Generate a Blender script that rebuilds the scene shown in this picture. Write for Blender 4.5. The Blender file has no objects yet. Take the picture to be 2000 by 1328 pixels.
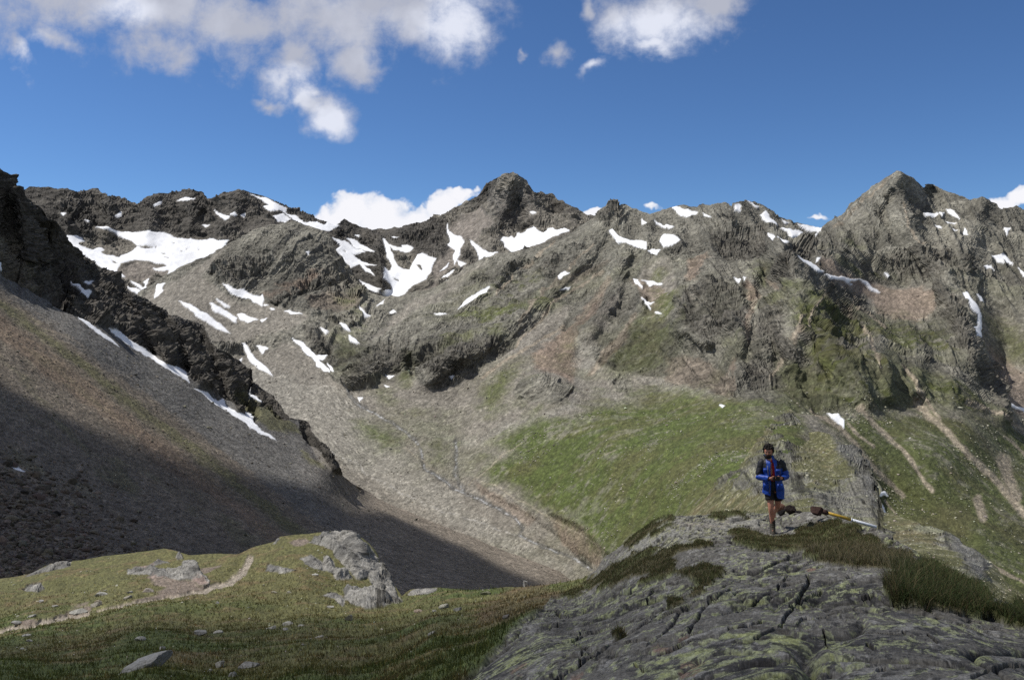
import bpy, math, random
import numpy as np
from mathutils import Vector, Matrix

# ------------------------------------------------------------------ camera, sky, sun, exposure
F, CX, HY = 1540.0, 1000.0, 600.0          # focal length and horizon line for a 2000 px wide frame
scene = bpy.context.scene
cam_d = bpy.data.cameras.new("camera"); cam = bpy.data.objects.new("camera", cam_d)
scene.collection.objects.link(cam); scene.camera = cam
cam_d.sensor_width = 36.0; cam_d.lens = 36.0 * F / 2000.0
cam_d.shift_y = -(664.0 - HY) / 2000.0
cam_d.clip_start = 0.1; cam_d.clip_end = 60000.0
cam.location = (0, 0, 0); cam.rotation_euler = (math.radians(90), 0, 0)

SUN_EL, SUN_AZ = math.radians(56), math.radians(-74)     # azimuth from +Y (view direction) towards +X
sdir = Vector((math.sin(SUN_AZ) * math.cos(SUN_EL), math.cos(SUN_AZ) * math.cos(SUN_EL), math.sin(SUN_EL)))
sun_d = bpy.data.lights.new("sun", "SUN"); sun_d.energy = 4.5; sun_d.angle = math.radians(0.5)
sun_d.color = (1.0, 0.955, 0.89)
sun = bpy.data.objects.new("sun", sun_d); scene.collection.objects.link(sun)
sun.rotation_euler = sdir.to_track_quat('Z', 'Y').to_euler()

world = bpy.data.worlds.new("World"); scene.world = world; world.use_nodes = True
wn, wl = world.node_tree.nodes, world.node_tree.links
wn.clear()
sky = wn.new("ShaderNodeTexSky"); sky.sky_type = 'NISHITA'; sky.sun_disc = False
sky.sun_elevation = SUN_EL; sky.sun_rotation = SUN_AZ; sky.altitude = 2700
sky.air_density = 1.0; sky.dust_density = 0.3; sky.ozone_density = 2.2
wbg = wn.new("ShaderNodeBackground"); wbg.inputs[1].default_value = 0.10
wout = wn.new("ShaderNodeOutputWorld")
hs = wn.new("ShaderNodeMix"); hs.data_type = 'RGBA'; hs.blend_type = 'MULTIPLY'; hs.inputs[0].default_value = 1.0
hs.inputs['B'].default_value = (.70, .97, 1.27, 1)
wl.new(sky.outputs[0], hs.inputs['A'])
# clouds: ragged banks of vapour placed by direction in the sky, their edges torn by fractal noise
def wmath(op, a, b=None, c=None, clamp=False):
    q = wn.new("ShaderNodeMath"); q.operation = op; q.use_clamp = clamp
    for i, v in enumerate((a, b, c)):
        if v is None: continue
        if isinstance(v, (int, float)): q.inputs[i].default_value = v
        else: wl.new(v, q.inputs[i])
    return q.outputs[0]
geo = wn.new("ShaderNodeTexCoord"); sx = wn.new("ShaderNodeSeparateXYZ"); wl.new(geo.outputs['Generated'], sx.inputs[0])
ysafe = wmath('MAXIMUM', sx.outputs[1], .02)
cu = wmath('MULTIPLY_ADD', wmath('DIVIDE', sx.outputs[0], ysafe), F/100, CX/100)
cv = wmath('MULTIPLY_ADD', wmath('DIVIDE', sx.outputs[2], ysafe), -F/100, HY/100)
cxy = wn.new("ShaderNodeCombineXYZ"); wl.new(cu, cxy.inputs[0]); wl.new(cv, cxy.inputs[1])
def wnoise(scale, det, rough, dist=0.0, off=0.0):
    m_ = wn.new("ShaderNodeVectorMath"); m_.operation = 'ADD'; m_.inputs[1].default_value = (off, off*.7, off*.3); wl.new(cxy.outputs[0], m_.inputs[0])
    n_ = wn.new("ShaderNodeTexNoise"); n_.inputs['Scale'].default_value = scale; n_.inputs['Detail'].default_value = det
    n_.inputs['Roughness'].default_value = rough; n_.inputs['Distortion'].default_value = dist; wl.new(m_.outputs[0], n_.inputs['Vector']); return n_
wv = wnoise(.9, 4, .6, 0, 3.0)
wo = wn.new("ShaderNodeVectorMath"); wo.operation = 'MULTIPLY_ADD'; wo.inputs[1].default_value = (.9, .9, 0); wl.new(wv.outputs['Color'], wo.inputs[0])
wa = wn.new("ShaderNodeVectorMath"); wa.operation = 'ADD'; wa.inputs[1].default_value = (-.45, -.45, 0); wl.new(cxy.outputs[0], wa.inputs[0]); wl.new(wa.outputs[0], wo.inputs[2])
def blobs(lst):
    out = None
    for x, y, rx, ry, rot, st in lst:
        mp = wn.new("ShaderNodeMapping"); mp.vector_type = 'TEXTURE'
        mp.inputs['Location'].default_value = (x/100, y/100, 0); mp.inputs['Rotation'].default_value = (0, 0, math.radians(rot)); mp.inputs['Scale'].default_value = (rx/100, ry/100, 1)
        wl.new(wo.outputs[0], mp.inputs['Vector'])
        ln = wn.new("ShaderNodeVectorMath"); ln.operation = 'LENGTH'; wl.new(mp.outputs[0], ln.inputs[0])
        v = wmath('MULTIPLY_ADD', ln.outputs['Value'], -.8, .8 if st >= 1 else .8*st+.0)
        out = v if out is None else wmath('MAXIMUM', out, v)
    return out
HIGH = [(120,-25,260,105,0,1),(330,0,230,120,0,1),(305,95,95,52,25,1),(460,45,170,85,0,1),(640,25,210,105,0,1),(800,15,170,95,0,1),(885,50,85,85,0,1),(690,110,62,62,0,1),(575,115,52,70,0,1),(560,165,52,42,0,1),(605,195,50,30,35,1),(650,235,50,50,0,1),(525,205,42,20,0,.9),(35,100,26,75,-28,.75),(100,75,70,34,0,1),
        (1290,40,140,66,0,1),(1200,50,58,62,0,1),(1150,22,22,42,0,.8),(1345,48,76,56,0,1),(1390,8,100,38,0,1),(1270,88,80,26,0,.9),(1163,136,46,18,-35,.72),(1090,108,44,34,0,.62),(1020,115,14,22,0,.6)]
LOW = [(690,408,70,48,0,1),(740,424,84,46,0,1),(650,422,46,30,0,1),(862,400,54,26,-20,1),(800,432,76,38,0,1),(900,386,34,16,-10,1),(1150,416,26,16,0,1),(1965,398,50,22,0,.9),(2010,388,50,28,0,.9),(1280,402,44,18,0,.45),(1600,428,60,16,0,.42)]
fh, fl = blobs(HIGH), blobs(LOW)
nb = wnoise(1.25, 14, .64, .15, 11.0); nl = wnoise(2.6, 10, .55, .1, 23.0)
dh = wmath('ADD', wmath('MULTIPLY_ADD', wmath('SUBTRACT', nb.outputs[0], .5), 1.7, fh), .15)
dl = wmath('MULTIPLY_ADD', wmath('SUBTRACT', nl.outputs[0], .5), .75, fl)
def ramp(v, lo, hi):
    r = wn.new("ShaderNodeMapRange"); r.interpolation_type = 'SMOOTHSTEP'; r.inputs['From Min'].default_value = lo; r.inputs['From Max'].default_value = hi; wl.new(v, r.inputs['Value']); return r.outputs[0]
ah = ramp(dh, -.04, .85); al = ramp(dl, .0, .2)
bright = blobs([(895,45,100,110,0,1),(575,175,70,50,30,1),(650,250,60,60,0,1),(1280,70,150,70,0,1),(1160,130,60,40,0,1),(60,110,60,70,0,.8),(250,20,130,60,0,.7)])
sh = wmath('ADD', ramp(bright, -.1, .5), wmath('MULTIPLY_ADD', wnoise(.8, 8, .55, .2, 31.0).outputs[0], 1.5, -.75), clamp=True)
def wcol(f, c0, c1):
    m_ = wn.new("ShaderNodeMix"); m_.data_type = 'RGBA'
    wl.new(f, m_.inputs[0])
    for k_, c_ in (('A', c0), ('B', c1)):
        if isinstance(c_, tuple): m_.inputs[k_].default_value = (*c_, 1)
        else: wl.new(c_, m_.inputs[k_])
    return m_.outputs['Result']
K = 1/.075
ch = wcol(sh, tuple(K*v for v in (.44, .46, .545)), tuple(K*v for v in (.58, .62, .74)))
ch = wcol(ramp(dh, .1, .9), ch, wcol(sh, tuple(K*v for v in (.43, .45, .53)), tuple(K*v for v in (.72, .75, .85))))
shl = ramp(wmath('ADD', dl, wmath('MULTIPLY_ADD', wnoise(3.0, 8, .6, .2, 41.0).outputs[0], 1.6, -.95)), -.3, .3)
cl = wcol(shl, tuple(K*v for v in (.60, .66, .78)), tuple(K*v for v in (.86, .86, .90)))
skyc = wcol(wmath('MULTIPLY', ah, .97), hs.outputs['Result'], ch)
skyc = wcol(al, skyc, cl)
# broken cloud cover over and behind the viewer, unseen, added to neutralise skylight
dn = wn.new("ShaderNodeTexNoise"); dn.inputs['Scale'].default_value = 1.7; dn.inputs['Detail'].default_value = 6; dn.inputs['Roughness'].default_value = .55; wl.new(geo.outputs['Generated'], dn.inputs['Vector'])
outside = wmath('MAXIMUM', ramp(sx.outputs[2], .46, .62), wmath('MULTIPLY', ramp(sx.outputs[1], .35, .0), ramp(sx.outputs[2], -.02, .12)))
bank = wmath('MULTIPLY', ramp(dn.outputs[0], .40, .56), outside)
skyc = wcol(bank, skyc, tuple(K*v for v in (.42, .41, .41)))
wl.new(skyc, wbg.inputs[0]); wbg.inputs[1].default_value = 0.075
wl.new(wbg.outputs[0], wout.inputs[0])
scene.view_settings.view_transform = 'Standard'; scene.view_settings.look = 'None'
scene.view_settings.exposure = 0.12; scene.view_settings.gamma = 1.0
scene.cycles.use_denoising = False
scene.cycles.max_bounces = 6; scene.cycles.diffuse_bounces = 2; scene.cycles.transparent_max_bounces = 12
scene.cycles.volume_bounces = 2
RNG = np.random.default_rng(7); random.seed(7)

# ------------------------------------------------------------------ noise
_P = np.random.default_rng(11).permutation(256).astype(np.int32); _P = np.concatenate([_P, _P, _P])
_G = np.random.default_rng(12).normal(size=(256, 3)).astype(np.float32); _G /= np.linalg.norm(_G, axis=1)[:, None]
def perlin(x, y, z):
    x = np.asarray(x, np.float32); y = np.asarray(y, np.float32); z = np.asarray(z, np.float32)
    xi = np.floor(x).astype(np.int32); yi = np.floor(y).astype(np.int32); zi = np.floor(z).astype(np.int32)
    xf = x - xi; yf = y - yi; zf = z - zi
    u = xf*xf*xf*(xf*(xf*6-15)+10); v = yf*yf*yf*(yf*(yf*6-15)+10); w = zf*zf*zf*(zf*(zf*6-15)+10)
    xi &= 255; yi &= 255; zi &= 255
    def g(a, b, c, fx, fy, fz):
        h = _P[_P[_P[(xi+a) & 255] + ((yi+b) & 255)] + ((zi+c) & 255)]
        gr = _G[h]
        return gr[..., 0]*fx + gr[..., 1]*fy + gr[..., 2]*fz
    a = g(0,0,0,xf,yf,zf); b = g(1,0,0,xf-1,yf,zf); c = g(0,1,0,xf,yf-1,zf); d = g(1,1,0,xf-1,yf-1,zf)
    e = g(0,0,1,xf,yf,zf-1); f = g(1,0,1,xf-1,yf,zf-1); h = g(0,1,1,xf,yf-1,zf-1); i = g(1,1,1,xf-1,yf-1,zf-1)
    a += u*(b-a); c += u*(d-c); e += u*(f-e); h += u*(i-h)
    a += v*(c-a); e += v*(h-e)
    return (a + w*(e-a)) * 1.5
def fbm(p, lam, octv, gain=0.5, seed=0.0, ridge=False):
    """fractal noise, first wavelength lam (metres); ridge: sharp crests, 0..1 centred to about +-0.5"""
    s = 0.0; a = 1.0; t = 0.0; f = 1.0/lam
    w = 1.0
    for k in range(octv):
        n = perlin(p[0]*f+seed+17.3*k, p[1]*f+seed*1.7-9.1*k, p[2]*f+5.2*k)
        if ridge:
            n = 1-np.abs(n)*1.6
            n = np.clip(n, 0, 1)**2
            n2 = n*w; w = np.clip(n*1.6, 0.15, 1)
            s = s + a*(n2-0.4)
        else:
            s = s + a*n
        t += a; a *= gain; f *= 2.03
    return s/t
def sstep(a, b, x):
    t = np.clip((x-a)/(b-a), 0, 1); return t*t*(3-2*t)

# ------------------------------------------------------------------ digitised shapes (2000x1328 frame coordinates)
def z5(*p): return [(x/2.656, 320+y/2.656) for x, y in p]
def z6(*p): return [(600+x/2.656, 320+y/2.656) for x, y in p]
def z7(*p): return [(1300+x/2.656, 320+y/2.656) for x, y in p]
def z8(*p): return [(600+x/2.656, 700+y/2.656) for x, y in p]
def z4(*p): return [(x/2.0, 1000+y/2.0) for x, y in p]
def zr(*p): return [(1400+x/3.32, 740+y/3.32) for x, y in p]
def zs(*p): return [(1300+x/2.614, 820+y/2.614) for x, y in p]
def za(*p): return [(x/4.0, 1080+y/4.0) for x, y in p]
def zb(*p): return [(500+x/4.0, 1020+y/4.0) for x, y in p]
def zc(*p): return [(1000+x/4.0, 1000+y/4.0) for x, y in p]
def zd(*p): return [(1500+x/4.0, 1000+y/4.0) for x, y in p]

def sdf_poly(pts, px, py):
    """signed distance in px, positive inside"""
    P = np.array(pts, np.float32); Q = np.roll(P, -1, 0)
    d = np.full(px.shape, 1e9, np.float32); ins = np.zeros(px.shape, bool)
    for (ax, ay), (bx, by) in zip(P, Q):
        ex, ey = bx-ax, by-ay
        wx, wy = px-ax, py-ay
        t = np.clip((wx*ex+wy*ey)/(ex*ex+ey*ey+1e-9), 0, 1)
        d = np.minimum(d, (wx-ex*t)**2+(wy-ey*t)**2)
        c = (ay > py) != (by > py)
        if c.any():
            xs = ax+(py-ay)*ex/(ey if abs(ey) > 1e-9 else 1e-9)
            ins ^= c & (px < xs)
    d = np.sqrt(d)
    return np.where(ins, d, -d)
def dist_line(pts, px, py):
    P = np.array(pts, np.float32)
    d = np.full(px.shape, 1e9, np.float32)
    for (ax, ay), (bx, by) in zip(P[:-1], P[1:]):
        ex, ey = bx-ax, by-ay
        wx, wy = px-ax, py-ay
        t = np.clip((wx*ex+wy*ey)/(ex*ex+ey*ey+1e-9), 0, 1)
        d = np.minimum(d, (wx-ex*t)**2+(wy-ey*t)**2)
    return np.sqrt(d)
def _boxed(pts, px, py, pad, fn, default):
    P = np.array(pts)
    m = (px > P[:, 0].min()-pad) & (px < P[:, 0].max()+pad) & (py > P[:, 1].min()-pad) & (py < P[:, 1].max()+pad)
    out = np.full(px.shape, default, np.float32)
    if m.any(): out[m] = fn(pts, px[m], py[m])
    return out
def region(polys, px, py, pad=60):
    s = np.full(px.shape, -99.0, np.float32)
    for p in polys: s = np.maximum(s, _boxed(p, px, py, pad, sdf_poly, -99.0))
    return s
def lines(ls, px, py, pad=60):
    s = np.full(px.shape, 999.0, np.float32)
    for p in ls: s = np.minimum(s, _boxed(p, px, py, pad, dist_line, 999.0))
    return s

class Depth:
    """smooth distance field through control points (px, py, forward distance)"""
    def __init__(self, pts, c=45.0):
        P = np.array(pts, float); self.x = P[:, :2]; self.c = c
        n = len(P); r = np.sqrt(((self.x[:, None]-self.x[None])**2).sum(-1)+c*c)
        A = np.zeros((n+3, n+3)); A[:n, :n] = -r + np.eye(n)*1.5
        A[:n, n] = 1; A[:n, n+1:] = self.x/1000; A[n, :n] = 1; A[n+1:, :n] = (self.x/1000).T
        b = np.concatenate([np.log(P[:, 2]), np.zeros(3)])
        self.w = np.linalg.solve(A, b)
    def __call__(self, px, py):
        px = np.asarray(px, float); py = np.asarray(py, float)
        s = self.w[-3]+self.w[-2]*px/1000+self.w[-1]*py/1000
        for (x, y), w in zip(self.x, self.w):
            s = s - w*np.sqrt((px-x)**2+(py-y)**2+self.c**2)
        return np.exp(s)
def unproj(px, py, Y): return np.stack([(px-CX)/F*Y, Y, (HY-py)/F*Y])
def interp_line(pts, x):
    P = np.array(pts); return np.interp(x, P[:, 0], P[:, 1])
def columns(x0, x1, step):
    xs = []
    x = x0
    while x < min(x1, -6): xs.append(x); x += 8
    x = max(x0, -6.0)
    while x < min(x1, 2006): xs.append(x); x += step
    while x < x1: xs.append(x); x += 8
    xs.append(x1)
    return np.array(xs, float)
# ------------------------------------------------------------------ terrain: skylines and distances
TOP1 = [(-350,430),(0,390),(45,370),(65,362),(100,366),(130,367),(160,375),(190,371),(205,380),(215,383),(235,386),(250,391),(272,398),(279,389),(300,380),(312,377),(330,376),(350,372),(368,369),(380,370),(395,373),(408,386),(425,380),(450,374),(475,372),(492,376),(510,381),(545,396),(580,410),(610,420),(640,435),(655,440),(665,434),(672,427),(684,434),(700,440),(727,449),(760,446),(785,444),(800,440),(830,432),(848,421),(875,412),(900,400),(920,388),(932,383),(940,372),(950,358),(958,356),(966,349),(985,342),(1003,342),(1020,346),(1030,352),(1036,363),(1047,376),(1058,374),(1066,380),(1078,379),(1095,390),(1103,395),(1120,403),(1135,409),(1145,420),(1170,422),(1300,440)]
TOP2 = [(-350,660),(200,640),(240,600),(290,560),(327,537),(345,525),(361,518),(380,507),(399,501),(416,492),(433,483),(452,471),(470,462),(486,453),(505,446),(527,441),(552,437),(576,434),(602,440),(640,455),(655,480),(680,520),(705,560),(730,576),(760,582),(790,578),(820,568),(850,560),(880,546),(905,528),(925,515),(950,503),(975,496),(1000,493),(1030,487),(1060,478),(1085,466),(1110,454),(1140,438),(1160,428),(1172,414),(1180,402),(1190,393),(1197,389),(1204,394),(1208,403),(1216,398),(1224,399),(1232,408),(1245,413),(1270,418),(1290,413),(1303,409),(1315,403),(1325,402),(1340,401),(1360,402),(1372,397),(1390,402),(1408,392),(1420,394),(1428,401),(1437,396),(1446,393),(1458,391),(1470,394),(1482,398),(1500,408),(1520,419),(1550,433),(1580,441),(1605,446),(1612,440),(1625,431),(1637,424),(1652,413),(1662,398),(1675,386),(1692,374),(1710,360),(1725,350),(1740,341),(1750,336),(1762,336),(1772,342),(1783,347),(1795,358),(1802,366),(1808,358),(1820,357),(1832,361),(1842,371),(1856,378),(1872,384),(1884,385),(1893,391),(1905,388),(1920,386),(1933,390),(1945,398),(1956,410),(1970,407),(1988,405),(2000,408),(2120,415),(2350,450)]
TOP3 = [(-350,120),(-100,270),(0,331),(10,338),(15,346),(27,350),(36,358),(39,370),(43,382),(56,392),(66,400),(75,401),(87,413),(97,424),(105,429),(113,440),(121,449),(124,462),(129,472),(139,488),(151,500),(160,500),(169,503),(180,514),(188,520),(200,525),(211,530),(222,543),(241,553),(248,565),(257,573),(272,578),(286,585),(300,596),(309,602),(322,608),(335,617),(350,619),(361,624),(378,627),(392,631),(402,641),(407,651),(415,664),(424,681),(438,686),(452,693),(465,703),(475,711),(486,726),(490,745),(508,757),(527,768),(535,775),(544,785),(556,800),(568,815),(590,820),(600,826),(612,843),(628,861),(640,872),(650,892),(659,905),(667,927),(690,945),(720,960),(800,1000),(900,1040),(1000,1080),(1100,1120),(1200,1165)]
TOP4 = [(1230,1120),(1300,1040),(1380,965),(1450,895),(1500,838),(1530,806),(1545,797),(1560,822),(1573,845),(1600,842),(1629,851),(1656,867),(1684,889),(1702,915),(1714,938),(1717,963),(1726,1000),(1740,1002),(1790,1018),(1850,1046),(1875,1058),(1900,1068),(1927,1086),(1950,1110),(1967,1136),(2000,1160),(2350,1390)]
TOP5 = [(-350,1165),(0,1131),(30,1127),(55,1122),(100,1101),(135,1097),(160,1095),(200,1087),(280,1077),(320,1070),(345,1075),(370,1082),(430,1080),(465,1082),(500,1066),(535,1057),(546,1048),(575,1043),(600,1041),(620,1039),(650,1038),(672,1041),(690,1045),(708,1052),(722,1064),(735,1080),(741,1095),(748,1112),(760,1128),(770,1140),(778,1150),(785,1164),(800,1150),(850,1148),(915,1154),(960,1151),(1000,1148),(1060,1144),(1100,1138),(1135,1130),(1160,1116),(1184,1085),(1221,1061),(1245,1043),(1260,1034),(1280,1022),(1300,1014),(1320,1011),(1350,1008),(1400,1006),(1450,1003),(1500,1001),(1550,1001),(1585,1003),(1640,1013),(1690,1026),(1720,1034),(1740,1047),(1760,1060),(1785,1078),(1810,1100),(1835,1120),(1860,1135),(1890,1155),(1920,1172),(1950,1187),(2000,1200),(2350,1290)]

PT1 = [(-350,430,1900),(45,370,2100),(200,375,2250),(330,376,2350),(475,372,2300),(600,415,2350),(725,448,2500),(830,432,2500),(900,400,2480),(990,342,2400),(1060,376,2330),(1165,424,2100),(1300,440,2000),
 (130,440,1850),(250,455,1950),(400,470,2000),(450,470,1950),(230,540,1600),(330,530,1650),(180,500,1700),(300,620,1450),(0,560,1500),(-350,620,1400),
 (400,420,2150),(250,400,2130),(520,460,1950),(600,450,2050),(650,480,1950),(700,520,1850),(760,580,1650),(850,560,1650),(830,510,1800),(880,460,2100),(900,520,1750),(1000,490,1780),(1100,455,1780),
 (990,450,2100),(1000,400,2260),(1080,430,2080),(760,470,2150),(700,650,1450),(1000,600,1500),(1300,560,1600)]
PT2 = [(330,536,1450),(433,482,1600),(486,452,1700),(576,433,1800),(602,440,1800),(640,455,1800),(705,560,1630),(760,582,1600),(850,562,1590),(920,515,1640),(1000,492,1640),(1110,455,1650),(1165,425,1680),(1197,390,1680),(1230,405,1650),(1340,400,1680),(1415,392,1620),(1460,391,1680),(1550,432,1850),(1605,447,1950),(1665,395,1850),(1755,335,1720),(1802,362,1770),(1870,383,1750),(1930,388,1700),(2000,408,1650),(2350,450,1500),(-350,660,1300),(200,640,1200),
 (450,600,1250),(560,560,1350),(620,540,1450),(350,620,1100),(650,620,1150),(500,680,1050),(700,640,1120),(600,740,900),(680,750,870),(480,760,860),(560,820,760),(700,800,780),(640,880,670),(750,900,650),(830,900,630),(930,960,560),(1030,1030,480),(1100,1080,430),(1150,1110,400),(1100,1250,330),(700,1100,500),(300,900,600),(-350,900,500),
 (850,740,830),(850,650,1020),(900,780,780),(900,850,690),(1000,700,850),(1050,600,1150),(1100,520,1350),(950,560,1400),(800,620,1250),(1000,780,720),(1120,720,850),(1150,650,950),(1200,560,1150),(1200,480,1350),(1250,640,900),(1300,560,1050),(1300,480,1250),(1400,480,1150),(1350,640,780),(1450,620,700),(1450,700,620),(1300,700,800),(1300,760,700),(1200,760,720),(1500,560,850),(1540,480,1000),(1560,620,670),(1600,700,600),(1550,780,520),(1480,760,540),(1700,700,575),
 (1620,480,1250),(1700,560,1100),(1750,600,1000),(1830,610,950),(1767,645,800),(1760,700,620),(1750,780,540),(1755,430,1450),(1850,450,1450),(1700,450,1430),(1880,520,1200),(1895,600,900),(1935,700,745),(1970,817,600),(1870,700,640),(1920,590,990),(1955,620,970),(1950,700,840),(2000,700,790),(2000,600,960),(2000,500,1350),(1960,520,1280),(2010,790,680),(2350,700,700),(2350,900,600),
 (1620,820,460),(1700,850,450),(1800,900,420),(1800,790,540),(1900,850,490),(1950,950,430),(2000,1000,400),(2000,870,560),(1900,1050,350),(2000,1130,320),(1750,950,400),(1700,1000,370),(2350,1100,350),(2350,1000,430),(1700,1150,300),
 (1180,1080,375),(1300,1000,330),(1300,950,350),(1400,950,290),(1400,900,320),(1300,850,460),(1200,850,510),(1100,850,570),(1000,900,575),(1100,1000,455),(1200,960,420),(1400,800,500),(1500,800,465),(1500,900,290),(1450,980,230),(1550,870,310),(1100,770,680),(1400,1100,200)]
PT3 = [(-350,120,330),(0,331,480),(105,429,560),(151,501,620),(241,553,680),(335,617,700),(414,663,680),(489,745,640),(542,783,600),(605,850,560),(666,926,500),
 (0,545,400),(100,610,420),(160,620,440),(230,660,460),(290,700,480),(370,745,490),(430,790,500),(480,815,500),(535,857,485),(600,900,470),(640,915,470),
 (0,700,290),(0,850,210),(0,950,170),(0,1050,140),(0,1130,118),(150,750,330),(150,900,220),(150,1050,150),(300,850,330),(300,1000,200),(300,1070,160),(450,950,320),(450,1070,190),(600,1000,340),(600,1060,240),(750,1060,320),(750,1150,220),(900,1100,340),(1050,1145,340),(0,1250,95),(500,1250,120),(900,1250,200),(-350,500,300),(-350,700,210),(-350,1000,110),(-350,1250,80)]
PT4 = [(1545,797,455),(1573,845,390),(1600,843,350),(1656,866,300),(1701,915,230),(1716,963,170),(1731,1010,110),(1850,1046,75),(1965,1135,45),(2000,1160,40),(2350,1390,22),(1500,900,262),(1450,950,232),(1430,1000,190),(1500,980,150),(1500,1040,80),(1600,900,255),(1600,980,130),(1650,950,180),(1680,1000,115),(1700,1050,70),(1800,1080,50),(1900,1130,35),(2000,1210,25),(1600,1060,60),(1400,1080,150),(1600,1200,30),(2000,1300,18),(1300,1200,120)]
PT5 = [(-350,1165,48),(0,1131,45),(100,1100,47),(200,1087,48),(320,1070,48),(430,1080,44),(470,1083,42.5),(540,1055,45),(650,1038,46),(720,1064,45),(742,1100,43),(770,1145,40),(785,1164,37),(800,1150,40),(850,1149,36),(950,1151,31),(1060,1144,28),(1135,1130,24),(1184,1085,21),(1221,1061,19.5),(1260,1034,18.5),(1300,1014,18),(1400,1006,18.2),(1500,1001,18.6),(1585,1003,17),(1640,1013,15.5),(1720,1034,14),(1760,1060,12.5),(1810,1100,11),(1860,1135,10),(1920,1172,9),(2000,1200,8),(2350,1290,6),
 (0,1230,30),(420,1140,36),(300,1160,34),(0,1165,38),(0,1280,19),(0,1328,12),(150,1200,32),(600,1110,38),(650,1170,33),(500,1150,34),(550,1200,28),(700,1200,28),(850,1190,23.5),(400,1220,25),(300,1270,17),(300,1328,11),(600,1270,16),(600,1328,10.5),(850,1250,13),(900,1328,8),(1000,1170,23),(950,1210,17),(940,1280,10),(730,1130,39),
 (965,1328,6.3),(1000,1250,9.5),(1050,1200,12),(1200,1150,13.5),(1100,1250,7.7),(1200,1200,9.6),(1200,1328,4.4),(1300,1250,5.8),(1300,1150,10.5),(1300,1080,14.5),(1400,1080,13),(1400,1150,8.6),(1400,1250,5),(1400,1328,3.6),(1500,1328,3.3),(1510,1045,16),(1500,1100,11),(1500,1180,7.2),(1500,1250,4.9),(1600,1050,14.8),(1600,1100,10.5),(1600,1180,6.9),(1600,1328,3.3),(1700,1065,12.5),(1700,1150,7.8),(1800,1120,9.6),(1800,1200,6),(1800,1328,3.3),(1900,1180,8),(1900,1250,4.8),(2000,1230,6.3),(2000,1328,3.5),(1450,1015,17.5),(1350,1020,17),(1250,1060,17.5),(1190,1100,19),(2350,1400,4),
 (1500,1800,1.45),(1000,1800,2.0),(500,1800,3.5),(0,1800,5),(2350,1800,1.5),(-350,1400,10),(-350,1250,24),(-350,1800,5)]

D1 = Depth(PT1); D2 = Depth(PT2, 30)
D3 = Depth(PT3+[(x, y, float(D2(x, y))*1.004) for x, y in [(720,960),(800,1000),(900,1040),(1000,1080),(1100,1120)]])
D4 = Depth(PT4+[(x, y, float(D2(x, y))*1.004) for x, y in [(1260,1085),(1300,1040),(1340,1002),(1380,965),(1415,930),(1450,895),(1500,838),(1525,811)]], 30)
D5 = Depth(PT5, 22)

def make_grid(top, bottom, D, x0, x1, step, rstep, back, power=1.0, bumps=()):
    """returns dict with grid of positions (3,R,C), px, py; rows from the bottom up to the skyline and then down the far side"""
    xs = columns(x0, x1, step); ty = interp_line(top, xs); by = interp_line(bottom, xs)
    n = int((by-ty).max()/rstep)+2
    t = np.linspace(0, 1, n)[:, None]**power
    px = np.broadcast_to(xs[None], (n, len(xs))).copy()
    py = by[None]+(ty-by)[None]*t
    Y = D(px, py)
    for line, wpx, amt in bumps:
        d = lines([line], px.astype(np.float32), py.astype(np.float32), wpx*3)
        Y = Y*(1-amt*np.exp(-(d/wpx)**2))
    P = unproj(px, py, Y)
    # far side
    rows = []; prev = P[:, -1]
    hor = np.hypot(prev[0], prev[1]); ux, uy = prev[0]/hor, prev[1]/hor
    dist = 0.0
    for k in range(back[0]):
        dist = back[1]*((k+1)/back[0])**2
        dd = dist*prev[1]
        drop = dd*back[2]*(1-np.exp(-(k+1)/2.5))
        rows.append(np.stack([prev[0]+ux*dd, prev[1]+uy*dd, prev[2]-drop]))
    if rows:
        B = np.stack(rows, 1)
        P = np.concatenate([P, B], 1)
        px = np.concatenate([px, np.broadcast_to(px[-1:], (back[0], px.shape[1]))], 0)
        py = np.concatenate([py, np.broadcast_to(py[-1:], (back[0], py.shape[1]))], 0)
    return dict(P=P, px=px.astype(np.float32), py=py.astype(np.float32), n_front=n)

def grid_normals(P):
    du = np.gradient(P, axis=2); dv = np.gradient(P, axis=1)
    n = np.cross(du, dv, axis=0)
    n /= np.linalg.norm(n, axis=0)+1e-12
    return n
def blur2(a, r):
    for ax in (0, 1):
        k = np.concatenate([np.repeat(np.take(a, [0], ax), r, ax), a, np.repeat(np.take(a, [-1], ax), r, ax)], ax)
        c = np.cumsum(k, ax, dtype=np.float64); z = np.zeros_like(np.take(c, [0], ax)); c = np.concatenate([z, c], ax)
        n = a.shape[ax]
        a = (np.take(c, range(2*r+1, 2*r+1+n), ax)-np.take(c, range(0, n), ax))/(2*r+1)
    return a
# ------------------------------------------------------------------ snow patches: (layer, outline, label)
SN = []
def sn(layer, label, pts): SN.append((layer, label, pts))
sn(1, "largest snowfield, filling the basin under the dark rock wall on the left", z5((500,325),(560,328),(600,350),(640,355),(700,355),(780,350),(850,362),(920,385),(1000,395),(1060,404),(1100,390),(1150,395),(1185,398),(1140,440),(1080,480),(1000,512),(930,545),(870,575),(880,555),(800,552),(790,545),(870,535),(850,520),(780,505),(720,500),(670,497),(625,518),(603,560),(650,592),(590,585),(570,560),(520,530),(470,500),(400,470),(370,430),(335,375),(380,376),(425,385),(440,405),(410,408),(400,420),(440,440),(480,447),(530,436),(545,445),(520,462),(560,480),(620,485),(690,452),(715,430),(680,400),(640,383),(590,355)))
sn(1, "curved snow band running down the left range's rounded right-hand crest", z5((1300,158),(1370,172),(1430,202),(1490,230),(1480,250),(1440,238),(1390,238),(1368,222),(1400,210),(1340,180)))
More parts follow.
